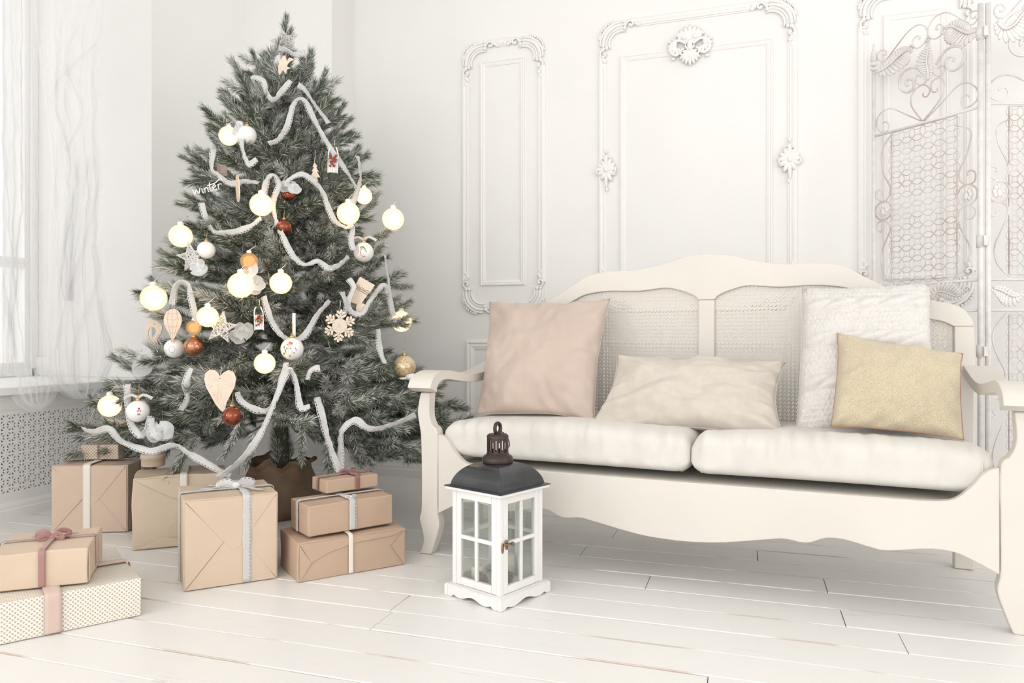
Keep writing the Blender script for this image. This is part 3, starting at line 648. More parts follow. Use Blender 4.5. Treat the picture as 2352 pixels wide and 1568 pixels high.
# scatter pillows
def pillow(name, label, cat, corners, T, m, seed, pull=0.06, wr=0.012, nu=60, fn=None, piping=None, crease=1.0, pw=0.55):
    TL, TR, BR, BL = [np.array(s2w(c)) for c in corners]; base = (BL + BR) / 2
    e = empty(name, base); tag(e, label, cat, 'scatter pillows on the settee')
    N_ = np.cross(TR - BL, TL - BR); N_ /= np.linalg.norm(N_)
    if N_ @ (C0 - base) < 0: N_ = -N_
    def pos(u, v, side):
        uu = 0.5 + (u - 0.5) * (1 - pull * (4 * v * (1 - v)) * (0.8 + 0.5 * noise.noise(Vector((seed, v * 2, 3))))); vv = 0.5 + (v - 0.5) * (1 - pull * (4 * u * (1 - u)) * (0.8 + 0.5 * noise.noise(Vector((seed + 4, u * 2, 1)))))
        p = (TL * (1 - uu) + TR * uu) * (1 - vv) + (BL * (1 - uu) + BR * uu) * vv
        a = max(0, 1 - abs(2 * u - 1) ** 2.6); b = max(0, 1 - abs(2 * v - 1) ** 2.6); t = T / 2 * (a * b) ** pw
        ed = (1 - min(a, b)) ** 2 * crease
        an = math.atan2(v - 0.5, u - 0.5); rr = math.hypot(u - 0.5, v - 0.5)
        wv = wr * (noise.noise(Vector((u * 5 + seed, v * 5, 2))) * 1.2 + ed * 2.2 * noise.noise(Vector((an * 5.5, rr * 3, seed))) + 0.4 * noise.noise(Vector((u * 14, v * 14, seed))))
        wv *= min(1, 6 * min(a, b)); x = fn(u, v) * min(1, 5 * min(a, b)) if fn else 0
        return p + N_ * side * (t + (wv if side > 0 else 0) + (x if side > 0 else 0)) - base
    mb = MB(); W = nu + 1
    for side in (1, -1):
        vs = [pos(i / nu, j / nu, side) for j in range(W) for i in range(W)]
        fs = [(j * W + i, (j + 1) * W + i, (j + 1) * W + i + 1, j * W + i + 1)[::side] for j in range(nu) for i in range(nu)]
        mb.add(vs, fs, True)
    o = mb.obj('cover', m, e)
    bm = bmesh.new(); bm.from_mesh(o.data); bmesh.ops.remove_doubles(bm, verts=bm.verts, dist=0.0004); bm.to_mesh(o.data); bm.free()
    edge = [pos(i / 40, 0, 0) for i in range(40)] + [pos(1, i / 40, 0) for i in range(40)] + [pos(1 - i / 40, 1, 0) for i in range(40)] + [pos(0, 1 - i / 40, 0) for i in range(40)]
    MB().tube(edge, 0.0016, 5, True).obj('seam', piping or m, e)
    return e, pos, N_
pillow('throw_pillow', 'large plain blush pink square pillow leaning at the left of the settee', 'pillow', [spx(1124, 693, 0.50), spx(1402, 686, 0.52), spx(1366, 968, 0.26), spx(1094, 952, 0.26)], 0.19, M['pink'], 3.1, 0.10, 0.015)
def cable(u, v):
    h = 0.0
    for c, wd in ((0.16, 0.055), (0.42, 0.055), (0.70, 0.055)):
        d = (v - c) / wd
        if abs(d) < 1: h += 0.020 * (1 - d * d) * (0.35 + 0.65 * abs(math.sin(u * 15 + d * 1.3)) ** 0.7)
    if all(abs(v - c) > 0.06 for c in (0.16, 0.42, 0.70)): h += 0.0045 * abs(math.sin(v * 95)) * (0.6 + 0.4 * math.sin(u * 170 + 1.5 * math.sin(v * 95)))
    return h
ke, kp, kn = pillow('throw_pillow', 'fluffy white cable-knit square pillow behind the gold one', 'pillow', [spx(1842, 664, 0.50), spx(2136, 652, 0.53), spx(2152, 1002, 0.33), spx(1826, 998, 0.31)], 0.19, M['knit'], 8.8, 0.05, 0.006, nu=150, fn=cable, pw=0.4)
fz = MB()   # mohair fuzz
for k in range(5200):
    u, v = random.random(), random.random()
    if random.random() < 0.45: u = random.choice([random.uniform(0, .04), random.uniform(.96, 1)]) if random.random() < .5 else u; v = random.choice([random.uniform(0, .04), random.uniform(.96, 1)]) if random.random() < .5 else v
    p = kp(u, v, 1); d = kn * random.uniform(.2, 1) + np.array([random.gauss(0, .7) for _ in range(3)]); d /= np.linalg.norm(d); q = p + d * random.uniform(.004, .013); s_ = np.cross(d, [0.3, 0.2, 1]); s_ *= 0.0005 / np.linalg.norm(s_)
    fz.add([p - s_, p + s_, q], [(0, 1, 2)])
fz.obj('fuzz', M['knit'], ke)['kind'] = 'stuff'
pillow('throw_pillow', 'long low oatmeal linen pillow in the middle of the settee', 'pillow', [spx(1416, 816, 0.42), spx(1806, 832, 0.42), spx(1797, 998, 0.22), spx(1358, 974, 0.22)], 0.16, M['linen'], 5.7, 0.10, 0.017)
pillow('throw_pillow', 'small tilted gold boucle pillow with rust piping, in front of the white one', 'pillow', [spx(1922, 765, 0.32), spx(2212, 812, 0.34), spx(2214, 1010, 0.18), spx(1908, 979, 0.16)], 0.15, M['gold_cloth'], 12.3, 0.08, 0.013, piping=M['piping'])

# ================================================================== WROUGHT IRON SCREEN
G0 = np.array([0.560, 3.765, 0.]); G1 = np.array([0.903, 3.420, 0.]); G2 = np.array([1.400, 3.580, 0.])
scr = empty('folding_screen', G1); tag(scr, 'whitewashed wrought iron folding screen with scrolls standing behind the settee at right', 'screen')
def gpanel(A, B):
    e = (B - A) / np.linalg.norm(B - A); n = np.array([e[1], -e[0], 0])
    return lambda x, y: (lambda p: ((p - A) @ e, p[2]))(on_plane(x, y, A, n)), (lambda s, z, o=0.: A + e * s + n * o + np.array([0, 0, z]) - G1), np.linalg.norm(B - A)
g1, w1, L1 = gpanel(G0, G1); g2, w2, L2 = gpanel(G1 + np.array([0.028, 0.004, 0]), G2)
Za = lambda X, Y: (1950 + X / 5.226, Y / 5.226); Zb = lambda X, Y: (1990 + X / 3.732, 300 + Y / 3.732); Zc = lambda X, Y: (2080 + X / 4.9, Y / 4.9); Zd = lambda X, Y: (2100 + X / 2.615, 600 + Y / 2.615)
def wire(pts, zf, g, wf, r=0.0032, name='scroll', mirror=None, m='gate_wire'):
    P = [g(*zf(*p)) for p in pts]; P = catmull([(a, b) for a, b in P], 5)
    MB().tube([wf(a, b) for a, b in P], r, 6).obj(name, M[m], scr)
    if mirror is not None: MB().tube([wf(mirror - a, b) for a, b in P], r, 6).obj(name, M[m], scr)
def bar(wf, s0, z0, s1, z1, r=0.006, name='bar'): MB().tube([wf(s0, z0), wf(s1, z1)], r, 8).obj(name, M['gate'], scr)
HT = 2.17
for wf, s in ((w1, L1), (w2, 0.0), (w2, L2)): bar(wf, s, 0.0, s, HT, 0.011, 'post')
bar(w1, 0.0, 0.0, 0.0, 2.05, 0.009, 'post')
mb = MB()
for k in range(3): mb.ell(w1(0, 2.065 + k * 0.022), 0.017, 0.017, 0.010)
mb.lathe([(0.001, 0.125), (0.006, 0.12), (0.005, 0.105), (0.013, 0.075), (0.016, 0.055), (0.009, 0.05), (0.008, 0.03)], 10, tuple(w1(0, 2.06))); mb.obj('finial', M['gate'], scr)
for z in (2.05, 1.20, 0.75): MB().tube([w1(L1, z - 0.025), w1(L1, z + 0.025)], 0.016, 8).box(tuple(w1(L1 + 0.002, z - 0.02, -0.006)), tuple(w1(L1 + 0.034, z + 0.02, 0.004))).obj('hinge', M['gate'], scr)
z_top = g1(2245, 247)[1]; z_b1 = g1(2237, 643)[1]; z_b2 = z_b1 - 0.125
for z in (z_top, z_b1, z_b2, 0.12):
    bar(w1, 0, z, L1, z); bar(w2, 0, z if z != z_top else g2(2300, 238)[1], L2, z if z != z_top else g2(2300, 238)[1])
A_ = [
 [(400, 665), (440, 655), (445, 620), (400, 600), (350, 640), (345, 700), (390, 740), (450, 710), (530, 610), (620, 490), (700, 390), (800, 310), (880, 300), (935, 350), (940, 430), (900, 520), (820, 580), (770, 550), (770, 480), (820, 432), (855, 450), (835, 472)],
 [(1035, 350), (1065, 355), (1050, 310), (1100, 290), (1135, 340), (1110, 410), (1040, 465), (970, 450), (950, 380), (970, 290), (1040, 200), (1150, 150), (1240, 170), (1340, 230), (1430, 295), (1500, 280), (1550, 210)],
 [(1555, 140), (1500, 130), (1455, 180), (1470, 220), (1510, 215), (1520, 185)],
 [(860, 925), (830, 900), (800, 950), (830, 1010), (900, 1010), (925, 950), (890, 880)],
 [(1060, 830), (1090, 795), (1135, 795), (1145, 850), (1100, 910), (1030, 900), (1000, 850), (1020, 810)],
 [(880, 1450), (760, 1290), (745, 1180), (790, 1080), (880, 1020), (950, 1040), (970, 1100), (930, 1160), (890, 1150), (895, 1115)],
 [(890, 1450), (1000, 1320), (1100, 1180), (1150, 1050), (1130, 960), (1080, 930), (1000, 980), (985, 1060), (1010, 1105), (1060, 1090), (1060, 1055)],
 [(905, 1450), (1100, 1250), (1250, 1080), (1350, 1005), (1450, 1000), (1530, 1060), (1550, 1150), (1500, 1240), (1400, 1290), (1350, 1240), (1360, 1170), (1420, 1140), (1440, 1165)],
 [(860, 1450), (700, 1380), (540, 1310), (460, 1310), (370, 1370), (335, 1460), (350, 1550), (410, 1590), (475, 1550), (470, 1480), (420, 1460), (405, 1490)]]
for p in A_: wire(p, Za, g1, w1)
for p in ([(1240, 740), (1270, 700), (1220, 680), (1165, 720), (1170, 800), (1240, 850), (1330, 800), (1390, 690), (1380, 600), (1290, 555), (1180, 590), (1100, 680), (1045, 780)], [(700, 1035), (680, 1000), (705, 955), (750, 955), (780, 990), (770, 1060), (700, 1110), (630, 1080), (605, 990), (640, 880), (740, 815), (840, 830), (890, 865)]): wire(p, Za, g1, w1, 0.0055)
B_ = [[(205, 45), (150, 130), (130, 240), (150, 370), (200, 480), (195, 560), (150, 605), (100, 590), (88, 540), (110, 510), (145, 520), (135, 545)],
 [(135, 835), (125, 868), (95, 850), (95, 800), (140, 770), (190, 800), (200, 860), (160, 960), (130, 1060), (135, 1180), (170, 1260), (205, 1300)],
 [(785, -40), (850, -30), (890, 0), (895, 60), (860, 200), (800, 340), (800, 420), (850, 460), (920, 440), (935, 370), (905, 340), (865, 355), (868, 385)],
 [(860, 720), (855, 750), (900, 752), (930, 710), (920, 660), (870, 640), (800, 680), (780, 770), (830, 880), (880, 980), (880, 1080), (830, 1190), (750, 1268)]]
for p in B_: wire(p, Zb, g1, w1)
def oval(cx_, cz_, rx, rz, wf, n=24): MB().tube([wf(cx_ + rx * math.cos(2 * PI * k / n), cz_ + rz * math.sin(2 * PI * k / n)) for k in range(n)], 0.0035, 6, True).obj('ring', M['gate_wire'], scr)
def rosette(c, wf, s=0.03):
    mb = MB()
    for a in range(0, 360, 45):
        q = (c[0] + s * 0.55 * math.cos(math.radians(a)), c[1] + s * 0.62 * math.sin(math.radians(a))); mb.ell(wf(*q, 0.0), s * 0.32, s * 0.2, s * 0.42, None, 8, 5)
    mb.ell(wf(c[0], c[1] - s * 0.2, 0.004), s * 0.35, s * 0.3, s * 0.6, None, 8, 6); mb.obj('rosette', M['gate'], scr)
for (cx_, cy_) in ((148, 685), (862, 550)):
    c = g1(*Zb(cx_, cy_)); oval(c[0], c[1], 0.042, 0.043, w1); rosette(c, w1)
def lattice(wf, s0, s1, z0, z1):
    mb = MB(); n = max(2, round((s1 - s0) / 0.047)); p = (s1 - s0) / n; k_ = max(2, round((z1 - z0) / 0.047)); q = (z1 - z0) / k_
    b = 0.28
    for i in range(n + 1):
        for j in range(k_ + 1):
            s, z = s0 + i * p, z0 + j * q
            for sg in (1, -1):
                if i < n: mb.tube([wf(s + p * t, z + sg * b * q * math.sin(PI * t), 0.001 * sg) for t in (0, .18, .36, .5, .64, .82, 1)], 0.0016, 4, cap=False)
                if j < k_: mb.tube([wf(s + sg * b * p * math.sin(PI * t), z + q * t, 0.001 * sg) for t in (0, .18, .36, .5, .64, .82, 1)], 0.0016, 4, cap=False)
    mb.obj('petal_lattice', M['gate_wire'], scr)['kind'] = 'stuff'
    MB().tube([wf(s0, z0), wf(s0, z1), wf(s1, z1), wf(s1, z0)], 0.0035, 6, True).obj('lattice_frame', M['gate_wire'], scr)
sl0 = g1(*Zb(215, 700))[0]; sr0 = g1(*Zb(775, 700))[0]
lattice(w1, sl0, sr0, z_b1 + 0.02, z_top - 0.008); lattice(w1, sl0, sr0, 0.16, z_b2 - 0.02)
s2l = g2(*Zb(1225, 700))[0]
zt2 = g2(2300, 238)[1]
lattice(w2, s2l, L2 - s2l, z_b1 + 0.02, zt2 - 0.01); lattice(w2, s2l, L2 - s2l, 0.16, z_b2 - 0.02)
C_ = [[(1060, 125), (1095, 130), (1120, 90), (1080, 50), (1020, 70), (1000, 140), (1040, 200), (1120, 190), (1200, 110), (1300, 0)], [(1380, 330), (1330, 332), (1230, 370), (1170, 470), (1190, 570), (1260, 620), (1340, 622), (1400, 570), (1390, 490), (1330, 450), (1290, 480), (1300, 520)],
      [(1400, 945), (1333, 905), (1200, 850), (1080, 850), (970, 920), (940, 1010), (960, 1090), (1040, 1130), (1120, 1110), (1155, 1040), (1120, 985), (1060, 990), (1050, 1020)]]
for i, p in enumerate(C_): wire(p, Zc, g2, w2, 0.0055 if i == 1 else 0.0036, mirror=L2)
D_ = [[(1235, -100), (1150, -60), (1115, 0), (1140, 130), (1215, 290), (1210, 380), (1140, 425), (1060, 390), (1045, 340), (1080, 310), (1125, 325), (1110, 350)], [(1110, 695), (1125, 720), (1080, 730), (1045, 690), (1060, 630), (1140, 610), (1210, 650), (1210, 730), (1150, 870), (1100, 990), (1110, 1110), (1160, 1190), (1225, 1245)]]
for p in D_: wire(p, Zb, g2, w2, mirror=L2)
E_ = [[(555, 310), (490, 390), (470, 470), (500, 570), (545, 660), (535, 720), (480, 740), (440, 715), (450, 665), (485, 665), (480, 690)], [(430, 850), (450, 820), (500, 820), (520, 850)], [(440, 910), (480, 935), (490, 920), (470, 900)], [(530, 985), (490, 1080), (470, 1180), (490, 1300)]]
for p in E_: wire(p, Zd, g2, w2, mirror=L2)
c = g2(*Zb(1133, 520)); 
for cc in (c, (L2 - c[0], c[1])): oval(cc[0], cc[1], 0.046, 0.044, w2); rosette(cc, w2)
def leaf(path, wf, g, zf, size, name='acanthus_leaf', flip=1, mirror=None):
    P = [g(*zf(*p)) for p in path]; P = [np.array(p) for p in catmull([(a, b) for a, b in P], 4)]
    for mm in ((None,) if mirror is None else (None, mirror)):
        mb = MB(); n = len(P); f_ = (lambda q: q) if mm is None else (lambda q: np.array([mm - q[0], q[1]]))
        for i in range(n):
            t = P[min(i + 1, n - 1)] - P[max(i - 1, 0)]; t = t / np.linalg.norm(t); nn = np.array([-t[1], t[0]])
            for sg in (1, -1):
                k = i / (n - 1); w_ = size * (0.35 + 0.9 * math.sin(PI * min(1, k * 1.15))) * (1.0 if sg == flip else 0.55)
                a = f_(P[i]); b = f_(P[i] + (nn * sg * 0.9 + t * 0.35) * w_); c_ = (a + b) / 2; d = b - a; L_ = np.linalg.norm(d)
                an = math.atan2(d[1], d[0]); X = wf(1, 0) - wf(0, 0); Z = np.array([0, 0, 1.]); Y = np.cross(Z, X)
                R = np.column_stack([X * math.cos(an) + Z * math.sin(an), Y, -X * math.sin(an) + Z * math.cos(an)])
                mb.ell(wf(c_[0], c_[1], 0.004), L_ / 2, 0.005, size * 0.17, R, 8, 5)
        mb.tube([wf(*f_(p), 0.008) for p in P], [size * 0.13 * (1 - 0.6 * i / n) for i in range(n)], 6)
        e = f_(P[-1]); mb.tube([wf(e[0] + a, e[1] + b, 0.008) for a, b in spiral(0, 0, size * 0.3, 0.002, 0, 1.2, 12)], size * 0.08, 6)
        mb.obj(name, M['gate'], scr)
leaf([(350, 870), (470, 800), (590, 690), (680, 620), (750, 590)], w1, g1, Za, 0.060, flip=-1)
leaf([(1540, 370), (1440, 400), (1340, 360), (1240, 320), (1150, 370)], w1, g1, Za, 0.060, flip=1)
leaf([(960, 960), (960, 850), (940, 740), (960, 620), (960, 480)], w1, g1, Za, 0.045)
leaf([(570, 1440), (620, 1380), (700, 1390), (790, 1420), (870, 1360)], w1, g1, Zb, 0.045, flip=1)
leaf([(60, 1440), (120, 1380), (200, 1390), (290, 1420), (370, 1360)], w1, g1, Zb, 0.045, flip=1)
leaf([(1080, 1350), (1150, 1370), (1250, 1420), (1330, 1400)], w2, g2, Zb, 0.045, flip=-1, mirror=L2)
leaf([(1020, 260), (1100, 330), (1200, 290), (1290, 180), (1340, 110)], w2, g2, Zc, 0.060, flip=-1, mirror=L2)

# ================================================================== LANTERN
lf = rd(-0.033, 2.1206)[:2]; ll = rd(-0.201, 2.283)[:2]; lr = rd(0.124, 2.302)[:2]
ex = lr - lf; ex = ex / np.linalg.norm(ex); LA = math.atan2(ex[1], ex[0]); LB = 0.237
lan = empty('lantern', (lf[0], lf[1], 0), LA); tag(lan, 'white wooden floor lantern with glazed sides and a black metal domed roof', 'lantern')
# base plinth with wavy lower edge
for k in range(4):
    wv = [(t * LB, 0.0 if (t < 0.1 or t > 0.9) else 0.007 + 0.006 * math.cos((t - 0.5) * 4 * PI)) for t in np.linspace(0, 1, 25)]
    m_ = 0.0 if k % 2 == 0 else 0.0142
    wv = [(m_ + (t * (LB - 2 * m_)) / LB, zz) for t, zz in wv]
    poly = [(m_, 0.033)] + wv + [(LB - m_, 0.033)]
    R = [lambda p, q, w_: (p, w_, q), lambda p, q, w_: (LB - w_, p, q), lambda p, q, w_: (LB - p, LB - w_, q), lambda p, q, w_: (w_, LB - p, q)][k]
    MB().prism(poly, 0.0, 0.014, T=R).obj('plinth_board', M['lantern'], lan, bevel=0.0015)
MB().box((0.003, 0.003, 0.024), (LB - 0.003, LB - 0.003, 0.036)).obj('floor_board', M['lantern'], lan)
i0 = 0.018; i1 = LB - 0.018; Z0 = 0.036; Z1 = 0.330
def TR_(k): return [lambda p: (p[0], p[1], p[2]), lambda p: (LB - p[1], p[0], p[2]), lambda p: (LB - p[0], LB - p[1], p[2]), lambda p: (p[1], LB - p[0], p[2])][k]
for k in range(4):
    T = TR_(k); sw = 0.020
    if k == 0 or True:
        MB().box((i0, i0, Z0), (i0 + 0.016, i0 + 0.016, Z1), T).obj('corner_post', M['lantern'], lan, bevel=0.0015)
    dn = 'door' if k == 0 else 'side_frame'
    a0 = i0 + 0.0165; a1 = i1 - 0.0165; o = MB()
    o.box((a0, i0 + 0.001, Z0 + 0.001), (a0 + sw, i0 + 0.013, Z1 - 0.001), T); o.box((a1 - sw, i0 + 0.001, Z0 + 0.001), (a1, i0 + 0.013, Z1 - 0.001), T)
    o.box((a0 + sw, i0 + 0.001, Z0 + 0.001), (a1 - sw, i0 + 0.013, Z0 + 0.024), T); o.box((a0 + sw, i0 + 0.001, Z1 - 0.026), (a1 - sw, i0 + 0.013, Z1 - 0.001), T)
    fo = o.obj(dn, M['lantern'], lan, bevel=0.0012)
    c = (a0 + a1) / 2; zc = 0.186
    MB().box((c - 0.006, i0 + 0.002, Z0 + 0.024), (c + 0.006, i0 + 0.011, Z1 - 0.026), T).obj('glazing_bar', M['lantern'], fo, bevel=0.001)
    MB().box((a0 + sw, i0 + 0.0015, zc - 0.006), (a1 - sw, i0 + 0.0105, zc + 0.006), T).obj('glazing_bar', M['lantern'], fo, bevel=0.001)
    for (xa, xb) in ((a0 + sw, c - 0.006), (c + 0.006, a1 - sw)):
        for (za, zb) in ((Z0 + 0.024, zc - 0.006), (zc + 0.006, Z1 - 0.026)):
            MB().box((xa, i0 + 0.0065, za), (xb, i0 + 0.008, zb), T).obj('pane', M['glass'], fo)
# latch on the front corner
lt = MB(); lt.ell((0.027, i0 - 0.002, 0.178), 0.005, 0.003, 0.016).ell((0.046, i0 - 0.002, 0.183), 0.006, 0.003, 0.014).tube([(0.027, i0 - 0.008, 0.188), (0.046, i0 - 0.010, 0.189), (0.062, i0 - 0.009, 0.186)], 0.003, 6).ell((0.064, i0 - 0.009, 0.186), 0.006, 0.006, 0.006).ell((0.040, i0 - 0.006, 0.195), 0.006, 0.005, 0.006)
lt.obj('latch', M['brass'], lan)
MB().box((0.002, 0.002, Z1), (LB - 0.002, LB - 0.002, Z1 + 0.009)).obj('cornice', M['lantern'], lan, bevel=0.002)
# roof
def roof():
    mb = MB(); prof = [(0.0, 0.0), (0.0, 0.003), (0.014, 0.006)]
    for t in np.linspace(0, 1, 12): prof.append((0.014 + 0.060 * (1 - math.cos(t * PI / 2)) ** 0.9 + 0.012 * t, 0.006 + 0.066 * math.sin(t * PI / 2)))
    vs = []
    for i, z in prof: vs += [(i, i, z), (LB - i, i, z), (LB - i, LB - i, z), (i, LB - i, z)]
    fs = []
    for r in range(len(prof) - 1):
        for k in range(4): fs.append((r * 4 + k, r * 4 + (k + 1) % 4, (r + 1) * 4 + (k + 1) % 4, (r + 1) * 4 + k))
    n = (len(prof) - 1) * 4; fs.append((n, n + 1, n + 2, n + 3)); mb.add(vs, fs); return mb
ro = roof().obj('roof', M['black_metal'], lan, loc=(0, 0, Z1 + 0.009))
cz = Z1 + 0.009 + 0.072; cc = LB / 2
MB().lathe([(0.0, 0), (0.047, 0.0), (0.049, 0.004), (0.049, 0.014), (0.045, 0.022), (0.037, 0.026), (0.036, 0.030), (0.0, 0.030)], 32, (cc, cc, cz - 0.002)).obj('collar', M['brown_metal'], lan)
ch = MB(); n = 20; r = 0.034; z0, z1 = cz + 0.026, cz + 0.080
for k in range(n):     # pierced chimney: uprights between slots
    a = 2 * PI * k / n; a2 = a + 2 * PI / n * 0.55; zl = z0 + (0.012 if k % 2 else 0.006); zh = z1 - (0.010 if k % 2 else 0.016)
    for (aa, ab, za, zb) in ((a, a2, z0, z1), (a2, a + 2 * PI / n, z0, zl), (a2, a + 2 * PI / n, zh, z1)):
        q = [(aa, za), (ab, za), (ab, zb), (aa, zb)]
        ch.add([(cc + rr * math.cos(t), cc + rr * math.sin(t), z) for rr in (r, r - 0.002) for t, z in q], [(0, 1, 2, 3), (7, 6, 5, 4), (0, 4, 5, 1), (1, 5, 6, 2), (2, 6, 7, 3), (3, 7, 4, 0)])
ch.lathe([(r + 0.0005, z1 - 0.002), (r, z1 + 0.004), (r - 0.006, z1 + 0.009), (0.0, z1 + 0.011)], 28, (cc, cc, 0)); ch.obj('chimney', M['brown_metal'], lan)
rg = [(cc + 0.013 * math.cos(t), cc - 0.0 * math.sin(t), z1 + 0.026 + 0.0165 * math.sin(t)) for t in np.linspace(0, 2 * PI, 24, endpoint=False)]
MB().tube(rg, 0.0058, 8, True).obj('top_ring', M['brown_metal'], lan, rot=None)
hw = catmull([(cc + 0.002, cc, z1 + 0.014), (cc + 0.020, cc - 0.004, z1 + 0.012), (cc + 0.036, cc - 0.010, z1 - 0.006), (cc + 0.043, cc - 0.012, z1 - 0.026), (cc + 0.039, cc - 0.012, z1 - 0.036), (cc + 0.032, cc - 0.010, z1 - 0.030)], 6)
MB().tube(hw, 0.0016, 6).obj('wire_loop', M['brown_metal'], lan)
# what stands inside the lantern
def lw(x, y_, z): return np.array([lf[0] + ex[0] * x - ex[1] * y_, lf[1] + ex[1] * x + ex[0] * y_, z])
for (x, y_, h, r, lb) in ((0.088, 0.088, 0.085, 0.021, 'ivory pillar candle standing at the front inside the lantern'), (0.172, 0.135, 0.070, 0.030, 'wide white candle standing to the right inside the lantern'), (0.080, 0.165, 0.05, 0.024, 'short white candle at the back left inside the lantern')):
    c = empty('candle', lw(x, y_, 0.036)); tag(c, lb, 'candle', 'candles in the lantern')
    MB().lathe([(0, 0), (r, 0), (r, h - 0.003), (r * 0.93, h), (r * 0.5, h - 0.004), (0, h - 0.005)], 24).obj('wax', M['wax'], c); MB().tube([(0, 0, h - 0.006), (0.001, 0, h + 0.006)], 0.001, 5).obj('wick', M['wick'], c)
for k, (x, y_) in enumerate(((0.130, 0.080), (0.060, 0.130))):
    c = empty('glitter_ball' if k == 0 else 'cone_bunch', lw(x, y_, 0.036)); tag(c, ('small cluster of bronze foliage beside the candles in the lantern' if k == 0 else 'crumpled bronze leaf bunch at the left inside the lantern'), 'decoration')
    mb = MB()
    for j in range(26):
        a = random.random() * 2 * PI; d = random.random(); mb.ell((0.018 * math.cos(a) * d, 0.018 * math.sin(a) * d, 0.008 + 0.03 * random.random()), 0.009, 0.003, 0.005, np.array(Matrix.Rotation(random.random() * 6, 3, 'X') @ Matrix.Rotation(random.random() * 6, 3, 'Z')), 6, 4)
    mb.obj('leaves', M['plaque'], c)

# ================================================================== GIFTS
def ribbon_strip(pts, nrm, width, uv0=0.0, ruffle=0.0, seed=0.0, edge=0.0):
    # a band that follows pts; nrm = outward normals, width across
    mb = MB(); P = [np.array(p, float) for p in pts]; m = len(P); vs = []; K = 4; s = uv0; us = []
    for i, p in enumerate(P):
        t = P[min(i + 1, m - 1)] - P[max(i - 1, 0)]; t = t / (np.linalg.norm(t) + 1e-9); n = np.array(nrm[i], float); c = np.cross(t, n); c /= (np.linalg.norm(c) + 1e-9)
        if i: s += np.linalg.norm(P[i] - P[i - 1])
        us.append(s)
        for k in range(K + 1):
            q = k / K - 0.5; rf = ruffle * noise.noise(Vector((s * 60, k * 1.3, seed))) if ruffle else 0
            ww = width * (1 + (0.25 * noise.noise(Vector((s * 25, seed, 2))) if ruffle else 0))
            vs.append(p + c * q * ww + n * rf)
    fs = []; uv = []
    for i in range(m - 1):
        for k in range(K):
            fs.append((i * (K + 1) + k, i * (K + 1) + k + 1, (i + 1) * (K + 1) + k + 1, (i + 1) * (K + 1) + k)); uv.append([(us[i], k / K), (us[i], (k + 1) / K), (us[i + 1], (k + 1) / K), (us[i + 1], k / K)])
    return mb.add(vs, fs, True, uv)
def loop_pts(axis, pos, W, D, H, off=0.0012, r=0.006, back=True):
    # around the box over front-top-back at x=pos (axis 'x') or around left-top-right at y=pos (axis 'y')
    A = D if axis == 'x' else W
    seq = [(-off, 0.004), (-off, H * .33), (-off, H * .66), (-off, H - r), (-off + r * .3, H - r * .3 + off * .6), (r, H + off), (A * .33, H + off), (A * .66, H + off), (A - r, H + off), (A + off - r * .3, H + off * .6 - r * .3), (A + off, H - r), (A + off, H * .5), (A + off, 0.004)]
    nr = [(-1, 0)] * 4 + [(-.7, .7)] + [(0, 1)] * 4 + [(.7, .7)] + [(1, 0)] * 3
    if axis == 'x': return [(pos, a, z) for a, z in seq], [(0, n[0], n[1]) for n in nr]
    return [(a, pos, z) for a, z in seq], [(n[0], 0, n[1]) for n in nr]
def rbox(W, D, H, soft=0.004, seed=0, n=10, z0=0.0):
    # softly creased paper box as a subdivided, slightly bulging body
    mb = MB()
    def P(p):
        x, y_, z = p; d = 0.0
        v = Vector((x * 9 + seed, y_ * 9, z * 9)); o = Vector((noise.noise(v), noise.noise(v + Vector((5, 5, 5))), noise.noise(v + Vector((9, 1, 4))))) * soft
        ef = lambda a, A: 1 - min(1, min(a, A - a) / 0.012)
        return (x + o[0] * 0.6, y_ + o[1] * 0.6, max(0.0005, z + o[2] * 0.5) if z > 0.001 else 0.0005)
    def face(fn, nu, nv):
        vs = [P(fn(i / nu, j / nv)) for j in range(nv + 1) for i in range(nu + 1)]; w_ = nu + 1
        uvs = []
        fs = []
        for j in range(nv):
            for i in range(nu):
                fs.append((j * w_ + i, j * w_ + i + 1, (j + 1) * w_ + i + 1, (j + 1) * w_ + i))
        ax = fn(1, 0), fn(0, 0), fn(0, 1); LU = math.dist(ax[0], ax[1]); LV = math.dist(ax[2], ax[1])
        for j in range(nv):
            for i in range(nu): uvs.append([(LU * a / nu, LV * b / nv) for a, b in ((i, j), (i + 1, j), (i + 1, j + 1), (i, j + 1))])
        mb.add(vs, fs, False, uvs)
    face(lambda u, v: (u * W, 0, v * H), n, n); face(lambda u, v: (W, u * D, v * H), n, n); face(lambda u, v: (W - u * W, D, v * H), n, n); face(lambda u, v: (0, D - u * D, v * H), n, n)
    face(lambda u, v: (u * W, v * D, H), n, n); face(lambda u, v: (u * W, D - v * D, 0), n, n)
    return mb
def weld(o, d=0.0006):
    bm = bmesh.new(); bm.from_mesh(o.data); bmesh.ops.remove_doubles(bm, verts=bm.verts, dist=d); bm.normal_update(); bm.to_mesh(o.data); bm.free()
def flap(parent, m, T, pts, z, t=0.0024):
    MB().prism(pts, 0, 1, T=lambda p, q, w_: T(p, q, z + (t if w_ > 0.5 else 0))).obj('folded_flap', m, parent, bevel=0.0005)
def gift(label, FL, FR, D, H, zb, m, name='gift_box', soft=0.0035, seed=0, dx=0.0):
    a = np.array([*FL[:2], 0.]); b = np.array([*FR[:2], 0.]); W = np.linalg.norm(b - a); ang = math.atan2(b[1] - a[1], b[0] - a[0])
    e = empty(name, (a[0], a[1], zb), ang); tag(e, label, 'gift', 'wrapped gifts by the tree')
    o = rbox(W, D, H, soft, seed).obj('wrapping_paper', m, e, bevel=0); weld(o); md = o.modifiers.new('bevel', 'BEVEL'); md.width = 0.0035; md.segments = 2; md.angle_limit = math.radians(50)
    return e, W
